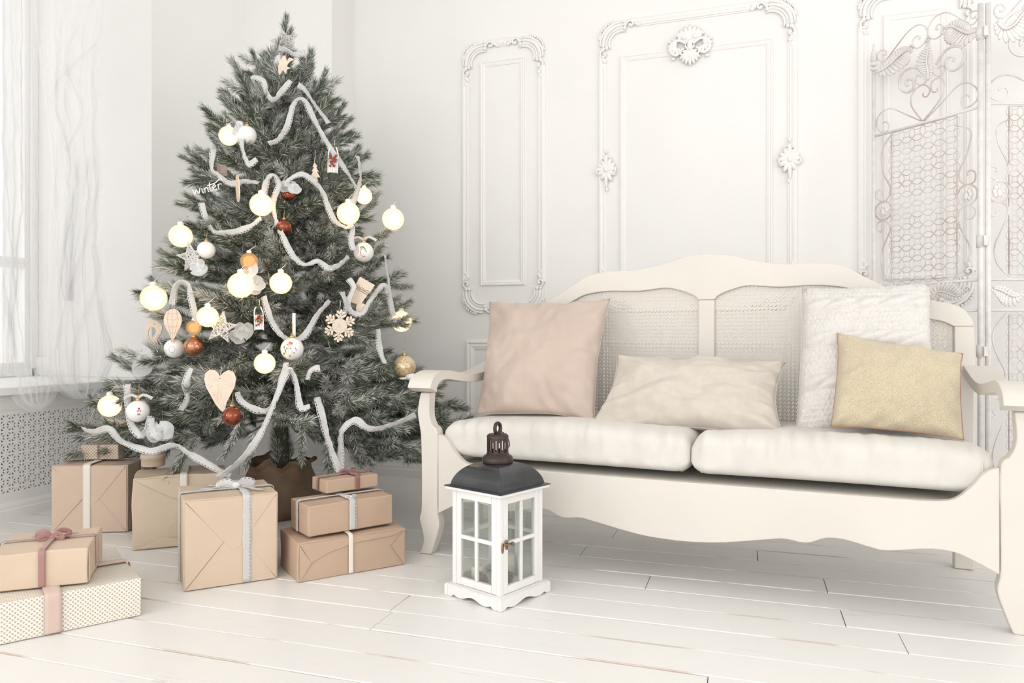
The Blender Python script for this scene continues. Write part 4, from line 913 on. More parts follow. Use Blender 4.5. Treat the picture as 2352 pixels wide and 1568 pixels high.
def env_flaps(e, W, H, m, T, c1, c2):   # four triangular folds meeting on an end face
    flap(e, m, T, [(0.004, 0.004), (c1[0], c1[1]), (0.004, H - 0.004)], 0.0006); flap(e, m, T, [(W - 0.004, 0.004), (W - 0.004, H - 0.004), (c2[0], c2[1])], 0.0006)
    flap(e, m, T, [(0.006, H - 0.003), (W - 0.006, H - 0.003), (W * 0.57, H * 0.42), (W * 0.50, H * 0.40), (W * 0.44, H * 0.47)], 0.0026)
    flap(e, m, T, [(0.006, 0.003), (W * 0.42, H * 0.50), (W * 0.62, H * 0.52), (W - 0.006, 0.003)], 0.0016)
FT = lambda p, q, d: (p, -d, q)
def lace(e, name, axis, pos, W, D, H, width, m='lace', rf=0.0015, sd=0., off=0.0065):
    p, n = loop_pts(axis, pos, W, D, H, off); pp = []; nn = []
    for i in range(len(p) - 1):
        for k in range(6): t = k / 6; pp.append(np.array(p[i]) * (1 - t) + np.array(p[i + 1]) * t); nn.append(np.array(n[i]) * (1 - t) + np.array(n[i + 1]) * t)
    o = ribbon_strip(pp, nn, width, 0, rf, sd).obj(name, M[m], e, solid=0.0008); return o
def bow(e, c, s, m, seed=0, tails=2, lace_=False, name='bow'):
    mb = MB(); c = np.array(c); random.seed(seed)
    def addstrip(path, nr, w_):
        q = ribbon_strip(catmull(path, 5), [nr] * (5 * (len(path) - 1) + 1), w_, 0, 0.002 if lace_ else 0.0, seed); o = len(mb.v); mb.v += q.v; mb.f += [tuple(o + k for k in f) for f in q.f]; mb.sm += q.sm; mb.uv += q.uv
    for sx in (1, -1):
        for (a, l, h) in ((0.35, 1.0, 0.55), (-0.5, 0.75, 0.4)) if not lace_ else ((0.2, 0.8, 0.35),):
            d = np.array([sx * math.cos(a), math.sin(a), 0]); pr = np.array([-d[1], d[0], 0])
            addstrip([c, c + d * s * .45 * l + np.array([0, 0, s * h]), c + d * s * l + np.array([0, 0, s * h * .7]), c + d * s * .9 * l + np.array([0, 0, s * .08]), c + d * s * .3 * l + np.array([0, 0, s * .10]), c + np.array([0, 0, s * .1])], pr * 1.0 + np.array([0, 0, 0.15]), s * .34)
    for k in range(tails):
        a = random.uniform(0, 6.28); d = np.array([math.cos(a), math.sin(a), 0])
        addstrip([c, c + d * s * .6 + np.array([0, 0, s * .12]), c + d * s * 1.3 + np.array([0, 0, 0.004]), c + d * s * 1.7 + np.array([0, 0, 0.004])], np.array([0, 0, 1.]), s * .30)
    mb.ell(c + np.array([0, 0, s * .15]), s * .2, s * .16, s * .16)
    return mb.obj(name, m, e, solid=0.0008)
R2 = lambda R, D: (RT * R + FW * D)[:2]
# stack on the left: dotted foil box, kraft box with mauve bow
a = R2(-1.460, 1.790); b = R2(-1.070, 2.096)
e8, W8 = gift('flat white gift with metallic dots and a broad blush band, at the bottom left', a, b, 0.40, 0.108, 0, M['dots_gold'], seed=1)
lace(e8, 'ribbon', 'x', W8 - 0.215, W8, 0.40, 0.108, 0.040, 'blush', 0); lace(e8, 'ribbon', 'y', 0.20, W8, 0.40, 0.108, 0.034, 'blush', 0)
a = R2(-1.408, 1.955); b = R2(-1.190, 2.040)
e7, W7 = gift('kraft gift tied with a mauve satin ribbon, lying on the flat dotted gift', a, b, 0.245, 0.100, 0.1125, M['kraft'], seed=2, soft=0.006)
lace(e7, 'ribbon', 'x', W7 * 0.53, W7, 0.245, 0.100, 0.016, 'mauve', 0); lace(e7, 'ribbon', 'y', 0.13, W7, 0.245, 0.100, 0.012, 'mauve', 0)
bow(e7, (W7 * 0.53, 0.125, 0.102), 0.042, M['mauve'], 4, 3)
flap(e7, M['kraft'], lambda p, q, d: (W7 + d, p, q), [(0.006, 0.09), (0.10, 0.03), (0.006, 0.004)], 0.0004)
# tall box with ivory ribbon, small dotted parcel on it
a = R2(-1.895, 2.99); b = R2(-1.595, 3.018)
e5, W5 = gift('large square kraft gift with a plain ivory ribbon by the radiator cover', a, b, 0.26, 0.278, 0, M['kraft_pink'], seed=3)
env_flaps(e5, W5, 0.278, M['kraft_pink'], FT, (W5 * 0.42, 0.145), (W5 * 0.56, 0.14)); lace(e5, 'ribbon', 'x', W5 * 0.47, W5, 0.26, 0.278, 0.030, 'ivory', 0)
lace(e5, 'ribbon', 'y', 0.13, W5, 0.26, 0.278, 0.030, 'ivory', 0)
a = R2(-1.838, 3.10); b = R2(-1.680, 3.10)
e55, W55 = gift('small dotted beige parcel tied with brown cord, on the large square kraft gift', a, b, 0.12, 0.062, 0.287, M['dots_small'], name='parcel', seed=4, soft=0.006)
lace(e55, 'cord', 'x', W55 * 0.48, W55, 0.12, 0.062, 0.006, 'mauve', 0); lace(e55, 'cord', 'y', 0.06, W55, 0.12, 0.062, 0.006, 'mauve', 0)
# bag-like package
a = R2(-1.433, 2.742); b = R2(-1.13, 2.86)
e6, W6 = gift('crumpled pale kraft package with an ivory ribbon behind the big laced box', a, b, 0.20, 0.275, 0, M['kraft_pale'], name='gift_package', seed=5, soft=0.012)
flap(e6, M['kraft_pale'], FT, [(0.005, 0.268), (0.17, 0.268), (0.165, 0.185), (0.14, 0.19)], 0.004, 0.002); flap(e6, M['kraft_pale'], FT, [(0.01, 0.006), (0.11, 0.045), (0.17, 0.03), (0.17, 0.006)], 0.004, 0.002)
lace(e6, 'ribbon', 'x', W6 * 0.55, W6, 0.20, 0.275, 0.026, 'ivory', 0)
c = pd(352, 1062, 2.95)[:2]; e9 = empty('round_gift', (c[0], c[1], 0.2865)); tag(e9, 'small round kraft box resting on the crumpled pale package', 'gift', 'wrapped gifts by the tree')
MB().lathe([(0, 0), (0.042, 0), (0.044, 0.003), (0.044, 0.030), (0.047, 0.031), (0.047, 0.048), (0.045, 0.050), (0, 0.051)], 28).obj('box', M['kraft_pale'], e9)
# big laced box
a = R2(-1.037, 2.294); b = R2(-0.783, 2.429)
e1, W1 = gift('big kraft cube gift with a white gauze ribbon and bow, front centre', a, b, 0.265, 0.286, 0, M['kraft'], seed=6)
env_flaps(e1, W1, 0.286, M['kraft'], FT, (W1 * 0.42, 0.145), (W1 * 0.57, 0.15)); lace(e1, 'gauze_ribbon', 'x', W1 * 0.66, W1, 0.265, 0.286, 0.026); lace(e1, 'gauze_ribbon', 'y', 0.12, W1, 0.265, 0.286, 0.024, sd=3.)
bow(e1, (W1 * 0.60, 0.12, 0.290), 0.066, M['lace'], 9, 4, True)
# stack of three on the right
a = R2(-0.701, 2.377); b = R2(-0.378, 2.579)
e3, W3 = gift('long brown kraft gift with a thin ivory ribbon, lowest in the stack of three', a, b, 0.22, 0.130, 0, M['kraft_brown'], seed=7, soft=0.006)
flap(e3, M['kraft_brown'], FT, [(0.006, 0.126), (0.045, 0.060), (0.10, 0.085), (0.20, 0.106), (W3 - 0.05, 0.110), (W3 - 0.006, 0.126)], 0.003, 0.0016); flap(e3, M['kraft_brown'], FT, [(0.006, 0.004), (0.045, 0.060), (0.006, 0.122)], 0.0015); flap(e3, M['kraft_brown'], FT, [(W3 - 0.006, 0.004), (W3 - 0.006, 0.122), (W3 - 0.055, 0.075)], 0.0035)
lace(e3, 'ribbon', 'x', W3 * 0.47, W3, 0.22, 0.130, 0.016, 'ivory', 0)
a = R2(-0.676, 2.417); b = R2(-0.428, 2.606)
e2, W2 = gift('kraft gift with a white gauze ribbon, middle of the stack of three', a, b, 0.165, 0.103, 0.1385, M['kraft_brown'], seed=8, soft=0.005)
flap(e2, M['kraft_brown'], lambda p, q, d: (-d, 0.165 - p, q), [(0.16, 0.098), (0.09, 0.055), (0.16, 0.006)], 0.001); lace(e2, 'gauze_ribbon', 'x', W2 * 0.5, W2, 0.165, 0.103, 0.026); lace(e2, 'gauze_ribbon', 'y', 0.09, W2, 0.165, 0.103, 0.018, sd=2.)
bow(e2, (W2 * 0.52, 0.022, 0.108), 0.022, M['lace'], 3, 0, True)
a = R2(-0.700, 2.609); b = R2(-0.545, 2.745)
d_ = (b - a) / np.linalg.norm(b - a); pr = np.array([-d_[1], d_[0]]); a = a - pr * 0.075; b = b - pr * 0.075
e4, W4 = gift('small flat kraft gift with a burgundy ribbon, on top of the stack of three', a, b, 0.115, 0.046, 0.255, M['kraft_brown'], seed=9)
lace(e4, 'ribbon', 'x', W4 * 0.58, W4, 0.115, 0.046, 0.015, 'burgundy', 0); lace(e4, 'ribbon', 'y', 0.06, W4, 0.115, 0.046, 0.012, 'burgundy', 0); bow(e4, (W4 * 0.58, 0.06, 0.048), 0.030, M['burgundy'], 6, 2)

# ================================================================== CHRISTMAS TREE
TC = rd(-1.065, 3.35); TX, TY = TC[0], TC[1]
zs = [0.20, 0.30, 0.40, 0.50, 0.60, 0.68, 0.78, 0.90, 1.00, 1.16, 1.30, 1.42, 1.55, 1.66, 1.78, 1.88, 1.98, 2.10, 2.20, 2.30]
rs = [0.50, 0.70, 0.80, 0.80, 0.74, 0.68, 0.56, 0.60, 0.58, 0.52, 0.46, 0.42, 0.41, 0.40, 0.33, 0.29, 0.235, 0.15, 0.05, 0.01]
def rad(z): return float(np.interp(z, zs, rs))
def tp(x, y, off=0.0, depth=None):
    # point seen at pixel (x, y) lying on the front of the tree's cone, pushed towards the room by off
    if depth is None:
        best = None
        for D in np.linspace(2.45, 3.35, 120):
            p = pd(x, y, D); r = math.hypot(p[0] - TX, p[1] - TY)
            if r <= rad(p[2]) * 0.94: best = D; break
        if best is None: best = 3.32
        depth = best - off
    return pd(x, y, depth)
tree = empty('christmas_tree', (TX, TY, 0)); tag(tree, 'snow-flocked artificial pine Christmas tree standing in the corner between the gifts', 'christmas tree')
MB().tube([(0.012 * math.sin(k), 0.01 * math.cos(k * 1.7), z) for k, z in enumerate(np.linspace(0.02, 2.02, 12))], [0.034 - 0.0024 * k for k in range(12)], 10).obj('trunk', M['trunk'], tree)
def needle_arrays(segs, seed, length=0.046, density=1500, frost=0.5):
    # segs: list of (p0, p1, t0, t1, frostbias): twig pieces; t = 0 at the base of the bough, 1 at a tip
    g = np.random.default_rng(seed); B, Dn, Ln, Tt, Fr = [], [], [], [], []
    for p0, p1, t0, t1, fb in segs:
        L = np.linalg.norm(p1 - p0); n = max(2, int(L * density)); d = (p1 - p0) / (L + 1e-9)
        a = np.cross(d, [0.31, 0.2, 0.93]); a /= np.linalg.norm(a); b = np.cross(d, a)
        t = g.random(n); ph = g.random(n) * 2 * PI; tt = t0 + (t1 - t0) * t
        sp = np.radians(g.uniform(18, 52, n)) * (1 - 0.45 * np.clip(tt, 0, 1) ** 4)
        rad_ = np.outer(np.cos(ph), a) + np.outer(np.sin(ph), b)
        dr = np.outer(np.cos(sp), d) + rad_ * np.sin(sp)[:, None]
        B.append(p0 + np.outer(t, p1 - p0)); Dn.append(dr); Ln.append(length * g.uniform(0.6, 1.12, n)); Tt.append(tt)
        clump = 0.5 + 0.5 * np.sin(t * L * 180 + ph * 2 + seed)
        white = (g.random(n) < np.clip(fb * 0.80 + 0.30 * dr[:, 2] + 0.35 * (clump - 0.5) + 0.05, 0.04, 0.92))
        Fr.append(np.where(white, g.uniform(0.65, 1.0, n), g.uniform(0.0, 0.22, n)))
    return np.vstack(B), np.vstack(Dn), np.hstack(Ln), np.hstack(Tt), np.hstack(Fr)
GREENS = np.array([(0.040, 0.072, 0.036), (0.050, 0.095, 0.045), (0.085, 0.115, 0.035), (0.045, 0.085, 0.060), (0.095, 0.082, 0.045)])
SNOW = np.array([0.90, 0.89, 0.87])
def bough_mesh(seed, L, width=0.0017, droop=0.0, mode='bough', density=3300, length=0.050):
    g = np.random.default_rng(seed); rr = random.Random(seed); segs = []; stems = []
    n = max(3, int(L / 0.05)); pts = [np.array([L * k / n, 0.03 * L * math.sin(k * 1.3 + seed) , 0.10 * L * (k / n) ** 2 + 0.012 * math.sin(k + seed)]) for k in range(n + 1)]
    stems.append((pts, 0.0055 * min(1, 0.5 + L)))
    start = 0.25 if L > 0.4 else 0.0
    for k in range(n):
        t0, t1 = k / n, (k + 1) / n
        if t1 > start: segs.append((pts[k], pts[k + 1], 0.25 + 0.75 * t0, 0.25 + 0.75 * t1, 0.55 - 0.35 * t1))
    if mode == 'bough':
        tw = 0.062 if L > 0.3 else 0.05; k = 0; s = max(start * L, 0.05 * L + 0.02)
        while s < L * 0.93:
            i = min(int(s / L * n), n - 1); f = s / L * n - i; p = pts[i] * (1 - f) + pts[i + 1] * f; sd = (-1) ** k
            up = rr.uniform(-0.35, 0.65); an = math.radians(rr.uniform(32, 58)); tl = rr.uniform(0.10, 0.17) * (1.15 - 0.55 * s / L) * (1 if L > 0.3 else 0.7)
            d = np.array([math.cos(an), sd * math.sin(an), up * 0.6]); d /= np.linalg.norm(d); fb = rr.choice([0.15, 0.45, 0.85])
            q = [p, p + d * tl * 0.5, p + d * tl + np.array([tl * 0.12, 0, 0.012])]; stems.append((q, 0.0024))
            segs.append((q[0], q[1], 0.3, 0.65, fb + 0.12)); segs.append((q[1], q[2], 0.65, 1.0, fb - 0.14)); s += tw * rr.uniform(0.8, 1.2); k += 1
    B, Dn, Ln, Tt, Fr = needle_arrays(segs, seed, length, density)
    N_ = len(B); side = np.cross(Dn, g.normal(0, 1, (N_, 3))); side /= np.linalg.norm(side, axis=1)[:, None]
    wv = width * (0.8 + 0.9 * Fr)[:, None]; tip = B + Dn * Ln[:, None] + np.array([0, 0, -0.004]) * g.random((N_, 1)); mid = B + Dn * Ln[:, None] * 0.45
    V = np.stack([B - side * wv * 0.35, mid - side * wv * 0.5, tip, mid + side * wv * 0.5], 1).reshape(-1, 3)
    F = np.arange(N_ * 4).reshape(-1, 4)
    gc = GREENS[g.integers(0, len(GREENS), N_)] * g.uniform(0.8, 1.5, (N_, 1))
    fb = np.clip(Fr * 1.1, 0, 1)[:, None]; ft = np.clip(Fr * 1.2 - 0.45 * np.clip(Tt, 0, 1), 0, 1)[:, None]
    cb = gc * (1 - fb) + SNOW * fb; ct_ = gc * 1.25 * (1 - ft) + SNOW * ft
    C = np.stack([cb, (cb + ct_) / 2, ct_, (cb + ct_) / 2], 1).reshape(-1, 3)
    # specks of flocking clinging to needles and twigs
    ns = int(N_ * 0.35); idx = g.integers(0, N_, ns); ctr = B[idx] + Dn[idx] * Ln[idx][:, None] * g.uniform(0.05, 0.85, (ns, 1)); keep = g.random(ns) < (0.15 + 0.85 * Fr[idx]); ctr = ctr[keep]; ns = len(ctr)
    u1 = g.normal(0, 1, (ns, 3)); u1 /= np.linalg.norm(u1, axis=1)[:, None]; u2 = np.cross(u1, g.normal(0, 1, (ns, 3))); u2 /= np.linalg.norm(u2, axis=1)[:, None]; sz = g.uniform(0.0010, 0.0026, (ns, 1))
    SV = np.stack([ctr - u1 * sz, ctr + u2 * sz, ctr + u1 * sz, ctr - u2 * sz], 1).reshape(-1, 3); F = np.vstack([F, len(V) + np.arange(ns * 4).reshape(-1, 4)]); V = np.vstack([V, SV]); C = np.vstack([C, np.tile(SNOW, (ns * 4, 1))])
    # stems
    sv, sf, scol = [], [], []
    for q, r in stems:
        mb = MB().tube(q, [r * (1 - 0.6 * i / (len(q) - 1)) for i in range(len(q))], 4, cap=False); o = len(sv); sv += mb.v; sf += [tuple(o + k for k in f) for f in mb.f]
    nv = len(V); sv = np.array(sv); sf = np.array(sf) + nv
    scol = np.tile(np.array([[0.16, 0.11, 0.075]]), (len(sv), 1)); m_ = g.random(len(sv)) < 0.35; scol[m_] = [0.6, 0.59, 0.56]
    # clumps of flocking caught on the twigs
    me = bpy.data.meshes.new('branch'); V = np.vstack([V, sv]); F = np.vstack([F, sf]); C = np.vstack([C, scol])
    me.vertices.add(len(V)); me.vertices.foreach_set('co', V.astype(np.float32).ravel()); me.loops.add(F.size); me.loops.foreach_set('vertex_index', F.astype(np.int32).ravel())
    me.polygons.add(len(F)); me.polygons.foreach_set('loop_start', np.arange(0, F.size, 4, dtype=np.int32)); me.polygons.foreach_set('loop_total', np.full(len(F), 4, np.int32))
    me.update(); at = me.color_attributes.new('col', 'FLOAT_COLOR', 'POINT'); at.data.foreach_set('color', np.hstack([C, np.ones((len(C), 1))]).astype(np.float32).ravel())
    me.materials.append(M['needle']); me.validate(); return me
LV = [0.14, 0.24, 0.36, 0.48, 0.62, 0.76]
BM_ = {L: [bough_mesh(int(L * 100) * 10 + k, L) for k in range(3)] for L in LV}
SPRAY = [bough_mesh(900 + k, 0.20, mode='spray', density=4200) for k in range(3)]
tiers = []; z = 0.33
rT = random.Random(11)
def place(z0, z1, r1, az, jit=True):
    # bough from the trunk at height z0 to a tip at radius r1, height z1
    L = math.hypot(r1, z1 - z0); LL = min(LV, key=lambda q: abs(q - L)); me = rT.choice(BM_[LL]); s = L / LL
    el = math.atan2(z1 - z0 - 0.08 * L, r1); o = bpy.data.objects.new('branch', me); sc.collection.objects.link(o); o.parent = tree
    o.location = (0, 0, z0); o.rotation_euler = (rT.uniform(-0.5, 0.5), -el, az); o.scale = (s, max(0.85, min(1.15, s)), max(0.85, min(1.15, s)))
nb = 0
for zt_, dz, n, rj in ((0.38, 0.16, 13, .12), (0.46, 0.15, 15, .16), (0.54, 0.13, 14, .18), (0.62, 0.10, 13, .2), (0.69, 0.06, 10, .2), (0.79, 0.02, 5, .3), (0.89, 0.0, 11, .18), (0.98, -0.02, 12, .16), (1.08, -0.03, 11, .18), (1.18, -0.05, 11, .16), (1.28, -0.07, 10, .16), (1.38, -0.09, 10, .16), (1.48, -0.12, 9, .18), (1.58, -0.13, 9, .16), (1.67, -0.14, 8, .18), (1.76, -0.15, 7, .16), (1.85, -0.16, 7, .16), (1.93, -0.17, 6, .16), (2.01, -0.17, 5, .14), (2.09, -0.16, 4, .12)):
    ph = rT.random() * 6.28
    for k in range(n):
        az = ph + 2 * PI * k / n + rT.uniform(-.16, .16); zz = zt_ + rT.uniform(-.04, .04) + (0.09 * max(0, -math.sin(az - 0.36)) if zt_ < 0.5 else 0); r = (rad(zz) - 0.02) * (1 + rT.uniform(-rj, 0.06))
        X, Y = r * math.cos(az) + TX, r * math.sin(az) + TY
        if Y > YP - 0.04 and X < XP + .05: r *= max(0.3, (YP - 0.05 - TY) / (r * math.sin(az)))
        place(max(0.18, zt_ + dz), zz, r, az); nb += 1
for z0, z1, r1, azd in ((.46, .36, .84, 18), (.44, .30, .80, 30), (.46, .42, .86, 6), (.40, .28, .74, 12), (.42, .26, .78, -4), (.50, .46, .84, 24), (.44, .34, .80, -16), (.46, .36, .86, 200), (.44, .30, .84, 212), (.42, .28, .76, 190), (.48, .40, .82, 222)):
    place(z0, z1, r1, math.radians(azd)); nb += 1
def spray(x, y, az_deg, el_deg, s=1.0, off=0.05):
    # an extra tuft pushed out where the photograph shows one
    p = tp(x, y, off); o = bpy.data.objects.new('branch', rT.choice(SPRAY)); sc.collection.objects.link(o); o.parent = tree
    v = RT * math.cos(math.radians(el_deg)) * math.cos(math.radians(az_deg)) - FW * math.cos(math.radians(el_deg)) * math.sin(math.radians(az_deg)) + np.array([0, 0, math.sin(math.radians(el_deg))])
    b = p - v * 0.20 * s; o.location = (b[0] - TX, b[1] - TY, b[2]); o.rotation_euler = Vector(v).to_track_quat('X', 'Z').to_euler(); o.scale = (s, s, s)
for a in ((655, 40, 90, 82, .85, 0), (668, 70, 60, 75, .8, 0), (725, 125, 20, 68, 1, 0), (585, 150, 165, 70, .8, 0), (640, 150, 120, 75, .6, 0), (750, 170, 15, 60, .9, 0), (520, 240, 170, 25, .8, 0), (512, 270, 175, 35, .6, 0), (795, 250, 10, 35, .8, 0), (808, 285, 5, 22, .8, 0),
          (458, 352, 172, 12, 1, 0), (845, 368, 5, 20, .9, 0), (445, 405, 175, 5, .9, 0), (862, 425, 0, -8, .9, 0), (372, 592, 178, 8, .9, 0), (345, 655, 175, 20, .9, 0), (335, 722, 178, 0, .5, 0), (940, 700, 5, 25, .9, 0), (948, 750, 0, -10, .9, 0), (858, 795, 10, -28, .9, 0), (262, 838, 175, 8, 1.1, 0), (292, 855, 165, 0, .9, 0),
          (205, 912, 160, 40, .5, 0), (232, 1010, 165, -12, 1, 0), (330, 1098, 140, -48, 1, 0), (395, 1095, 120, -55, 1, 0), (565, 1075, 100, -65, .7, 0), (520, 1050, 110, -62, .7, 0), (1015, 948, 5, 15, .9, -0.05), (985, 1045, 5, -22, 1, -.05), (960, 1055, 20, -30, 1, 0), (845, 1070, 50, -45, .9, 0), (760, 1095, 70, -50, 1, 0), (690, 1065, 80, -45, .8, 0), (650, 610, 90, 10, .7, 0), (560, 420, 120, 20, .8, 0)): spray(*a); nb += 1
# greenery wound round the foot of the trunk
mb_ = bough_mesh(777, 0.30, mode='spray', density=5200, length=0.055)
for k in range(6):
    o = bpy.data.objects.new('branch', mb_); sc.collection.objects.link(o); o.parent = tree; o.location = (0.025 * math.cos(k * 1.05), 0.025 * math.sin(k * 1.05), 0.14 + 0.10 * (k % 2)); o.rotation_euler = (k, -PI / 2, 0)
# paper wrapped round the base
pb = empty('tree_base_wrap', (TX, TY, 0)); tag(pb, 'crumpled dark brown paper gathered around the foot of the tree', 'wrapping paper')
mb = MB(); vs = []; K = 48; rows = [(0.17, 0.0), (0.175, 0.05), (0.165, 0.11), (0.15, 0.16), (0.125, 0.20), (0.12, 0.225), (0.155, 0.245)]
for r, zq in rows:
    for k in range(K):
        a = 2 * PI * k / K; f = 1 + 0.12 * noise.noise(Vector((math.cos(a) * 2.5, math.sin(a) * 2.5, zq * 12))) + 0.05 * math.sin(a * 9 + zq * 20); vs.append((r * f * math.cos(a), r * f * math.sin(a), max(0.0, zq * (1 + 0.18 * noise.noise(Vector((math.cos(a) * 2, math.sin(a) * 2, 7)))))))
mb.add(vs, [(i * K + k, i * K + (k + 1) % K, (i + 1) * K + (k + 1) % K, (i + 1) * K + k) for i in range(len(rows) - 1) for k in range(K)], True); mb.obj('paper', M['paper_dark'], pb, solid=0.002)

# ------------------------------------------------------------------ gauze garlands
def garland(label, strands, width=0.025, offs=0.06):
    P0 = tp(*strands[0][0]); e = empty('gauze_garland', P0, 0); tag(e, label, 'ribbon garland')
    for si, st in enumerate(strands):
        pts = [tp(x, y, offs) for x, y in st]
        # smooth depth so the band hangs freely
        Ds = [(p - C0) @ FW for p in pts]; Ds = [min(Ds[max(0, i - 1):i + 2]) for i in range(len(Ds))]; Ds = [sum(Ds[max(0, i - 1):i + 2]) / len(Ds[max(0, i - 1):i + 2]) for i in range(len(Ds))]
        pts = catmull([pd(x, y, D) for (x, y), D in zip(st, Ds)], 9); nr = []
        for i, p in enumerate(pts):
            o = np.array([p[0] - TX, p[1] - TY, 0.1]); o /= np.linalg.norm(o) + 1e-9; v = C0 - p; v /= np.linalg.norm(v)
            tw = 0.9 * math.sin(i * 0.11 + si * 2 + strands[0][0][0]); t = pts[min(i + 1, len(pts) - 1)] - pts[max(i - 1, 0)]; t /= np.linalg.norm(t) + 1e-9
            n = (0.4 * o + 0.9 * v); n = n / np.linalg.norm(n); c_ = np.cross(t, n); n = n * math.cos(tw) + c_ * math.sin(tw); nr.append(n)
        ribbon_strip([p - P0 for p in pts], nr, width, 0, 0.006, si * 3.1 + strands[0][0][0]).obj('gauze_strand', M['lace'], e, solid=0.0006)
garland('white stitched gauze ribbon zigzagging over the top of the tree', [[(577, 175), (603, 185), (612, 212), (628, 230), (650, 207), (668, 185)], [(617, 330), (640, 320), (660, 290), (672, 245), (684, 228), (700, 232), (715, 262), (740, 310), (765, 350), (790, 385), (808, 412), (818, 430)], [(684, 195), (700, 207), (725, 243), (755, 283)], [(536, 310), (550, 283), (552, 320), (562, 360), (572, 378), (590, 365)], [(640, 110), (662, 118), (676, 125), (700, 122)]])
garland('white stitched gauze ribbon looping around the tree below the wooden medallion', [[(490, 342), (486, 385), (500, 402), (530, 422), (562, 416), (595, 420)], [(612, 480), (608, 440), (615, 410), (630, 402), (640, 425), (628, 460), (632, 500), (650, 545), (675, 590), (702, 607), (730, 600), (755, 616), (780, 608), (800, 588)], [(655, 430), (662, 414), (690, 400), (715, 412), (740, 440), (755, 480), (770, 508), (795, 522), (812, 516)], [(462, 465), (472, 500), (490, 530), (525, 535), (570, 522), (600, 500)], [(812, 520), (806, 550), (812, 575)], [(822, 358), (828, 400), (824, 430), (808, 470)]])
garland('white stitched gauze ribbon swagged across the middle of the tree', [[(396, 700), (405, 655), (430, 652), (440, 690), (450, 730), (462, 748)], [(606, 680), (620, 730), (645, 768), (672, 780), (700, 770), (730, 722), (758, 690)], [(884, 585), (892, 640), (896, 690), (903, 725)], [(800, 640), (812, 660), (800, 690), (805, 715), (830, 720), (850, 690), (880, 655), (893, 675)], [(868, 755), (872, 800), (884, 835)], [(785, 670), (795, 700), (788, 725)]])
garland('white stitched gauze ribbon hanging below the heart ornament', [[(545, 900), (555, 922), (590, 942), (620, 938), (640, 900), (650, 865), (658, 832)], [(500, 1098), (535, 1072), (560, 1050), (590, 1010), (615, 960), (637, 905), (655, 862), (668, 850), (680, 880), (690, 935), (712, 932)], [(438, 845), (427, 880), (430, 915), (415, 942)], [(705, 872), (715, 850), (735, 845)]])
garland('white stitched gauze ribbon trailing along the lowest boughs', [[(190, 985), (215, 992), (250, 985), (275, 1010), (310, 1026), (350, 1036), (400, 1022), (430, 1040), (460, 1056), (500, 1078), (530, 1092)], [(292, 882), (294, 930), (302, 975), (322, 1000), (338, 985), (345, 955)], [(345, 960), (352, 995), (372, 1000)]], 0.026, 0.05)
garland('white stitched gauze ribbon dipping in a V at the lower right of the tree', [[(728, 912), (738, 950), (750, 1000), (765, 1045), (780, 1078), (783, 1030), (785, 990), (815, 966), (850, 985), (900, 976), (955, 953)]], 0.028, 0.05)

# ------------------------------------------------------------------ ornaments
def at(x, y, off=0.07): return tp(x, y, off)
def orn(name, label, cat, x, y, off=0.07, group=None, D=None):
    p = tp(x, y, off, D); e = empty(name, p, YAW); tag(e, label, cat, group); D_ = (p - C0) @ FW; return e, D_ / FPX
def hanger(e, s, x0, y0, h, m='lace', r=0.0009): MB().tube([(x0 * s, 0.001, y0 * s), (x0 * s + 0.002, 0.004, (y0 + h * .5) * s), (x0 * s, 0.012, (y0 + h) * s)], r, 5).obj('hanging_loop', M['white_fibre'] if m == 'lace' else M[m], e)
def ball(label, x, y, rp, m, off=0.06, prints=None, cap='gold', D=None, ribbon_=False):
    e, s = orn('bauble', label, 'bauble', x, y, off, 'baubles on the tree', D); r = rp * s
    MB().lathe([(0.0001, -r)] + [(r * math.sin(t), -r * math.cos(t)) for t in np.linspace(0.08, PI - 0.08, 22)] + [(0.0001, r)], 32).obj('ball', M[m], e)
    MB().lathe([(0, r * 0.96), (r * .22, r * .95), (r * .22, r * 1.16), (r * .1, r * 1.2), (0, r * 1.2)], 14).obj('cap', M[cap], e)
    MB().tube([(r * .09 * math.cos(t), 0, r * 1.28 + r * .12 * math.sin(t)) for t in np.linspace(0, 2 * PI, 12, endpoint=False)], r * .03, 5, True).tube([(0, 0, r * 1.38), (0.001, 0.004, r * 1.9), (0, 0.010, r * 2.4)], 0.0008, 5).obj('hook', M['gold'], e)
    if prints:
        for nm, mm, shapes in prints:
            mb = MB()
            for (px_, pz_, rx, rz) in shapes:   # small printed patches on the sphere's front
                K = 14; vs = []
                for q in range(K):
                    a = px_ + rx * math.cos(2 * PI * q / K); b = pz_ + rz * math.sin(2 * PI * q / K); d = max(0.02, 1 - a * a - b * b); vs.append((a * r * 1.006, -math.sqrt(d) * r * 1.008, b * r * 1.006))
                mb.add(vs, [tuple(range(K))])
            mb.obj(nm, M[mm], e)
    if ribbon_:
        for sx in (-1, 1): ribbon_strip(catmull([(0, 0, r * 1.25), (sx * r * .5, -.004, r * 1.5), (sx * r * 1.0, -.002, r * 1.35), (sx * r * 1.3, 0, r * 1.15)], 5), [(0, -1, .4)] * 16, r * .28, 0, .002, sx).obj('bow_ribbon', M['lace'], e, solid=.0005)
    return e
snowman = [('grey_outline', 'grey_p', [(0.0, -0.18, .30, .30), (0.02, 0.26, .21, .20)]), ('snow_body', 'white_orn', [(0.0, -0.18, .275, .275), (0.02, 0.26, .185, .175)])]
def lift(pr, k):  # later layers sit slightly prouder
    return pr
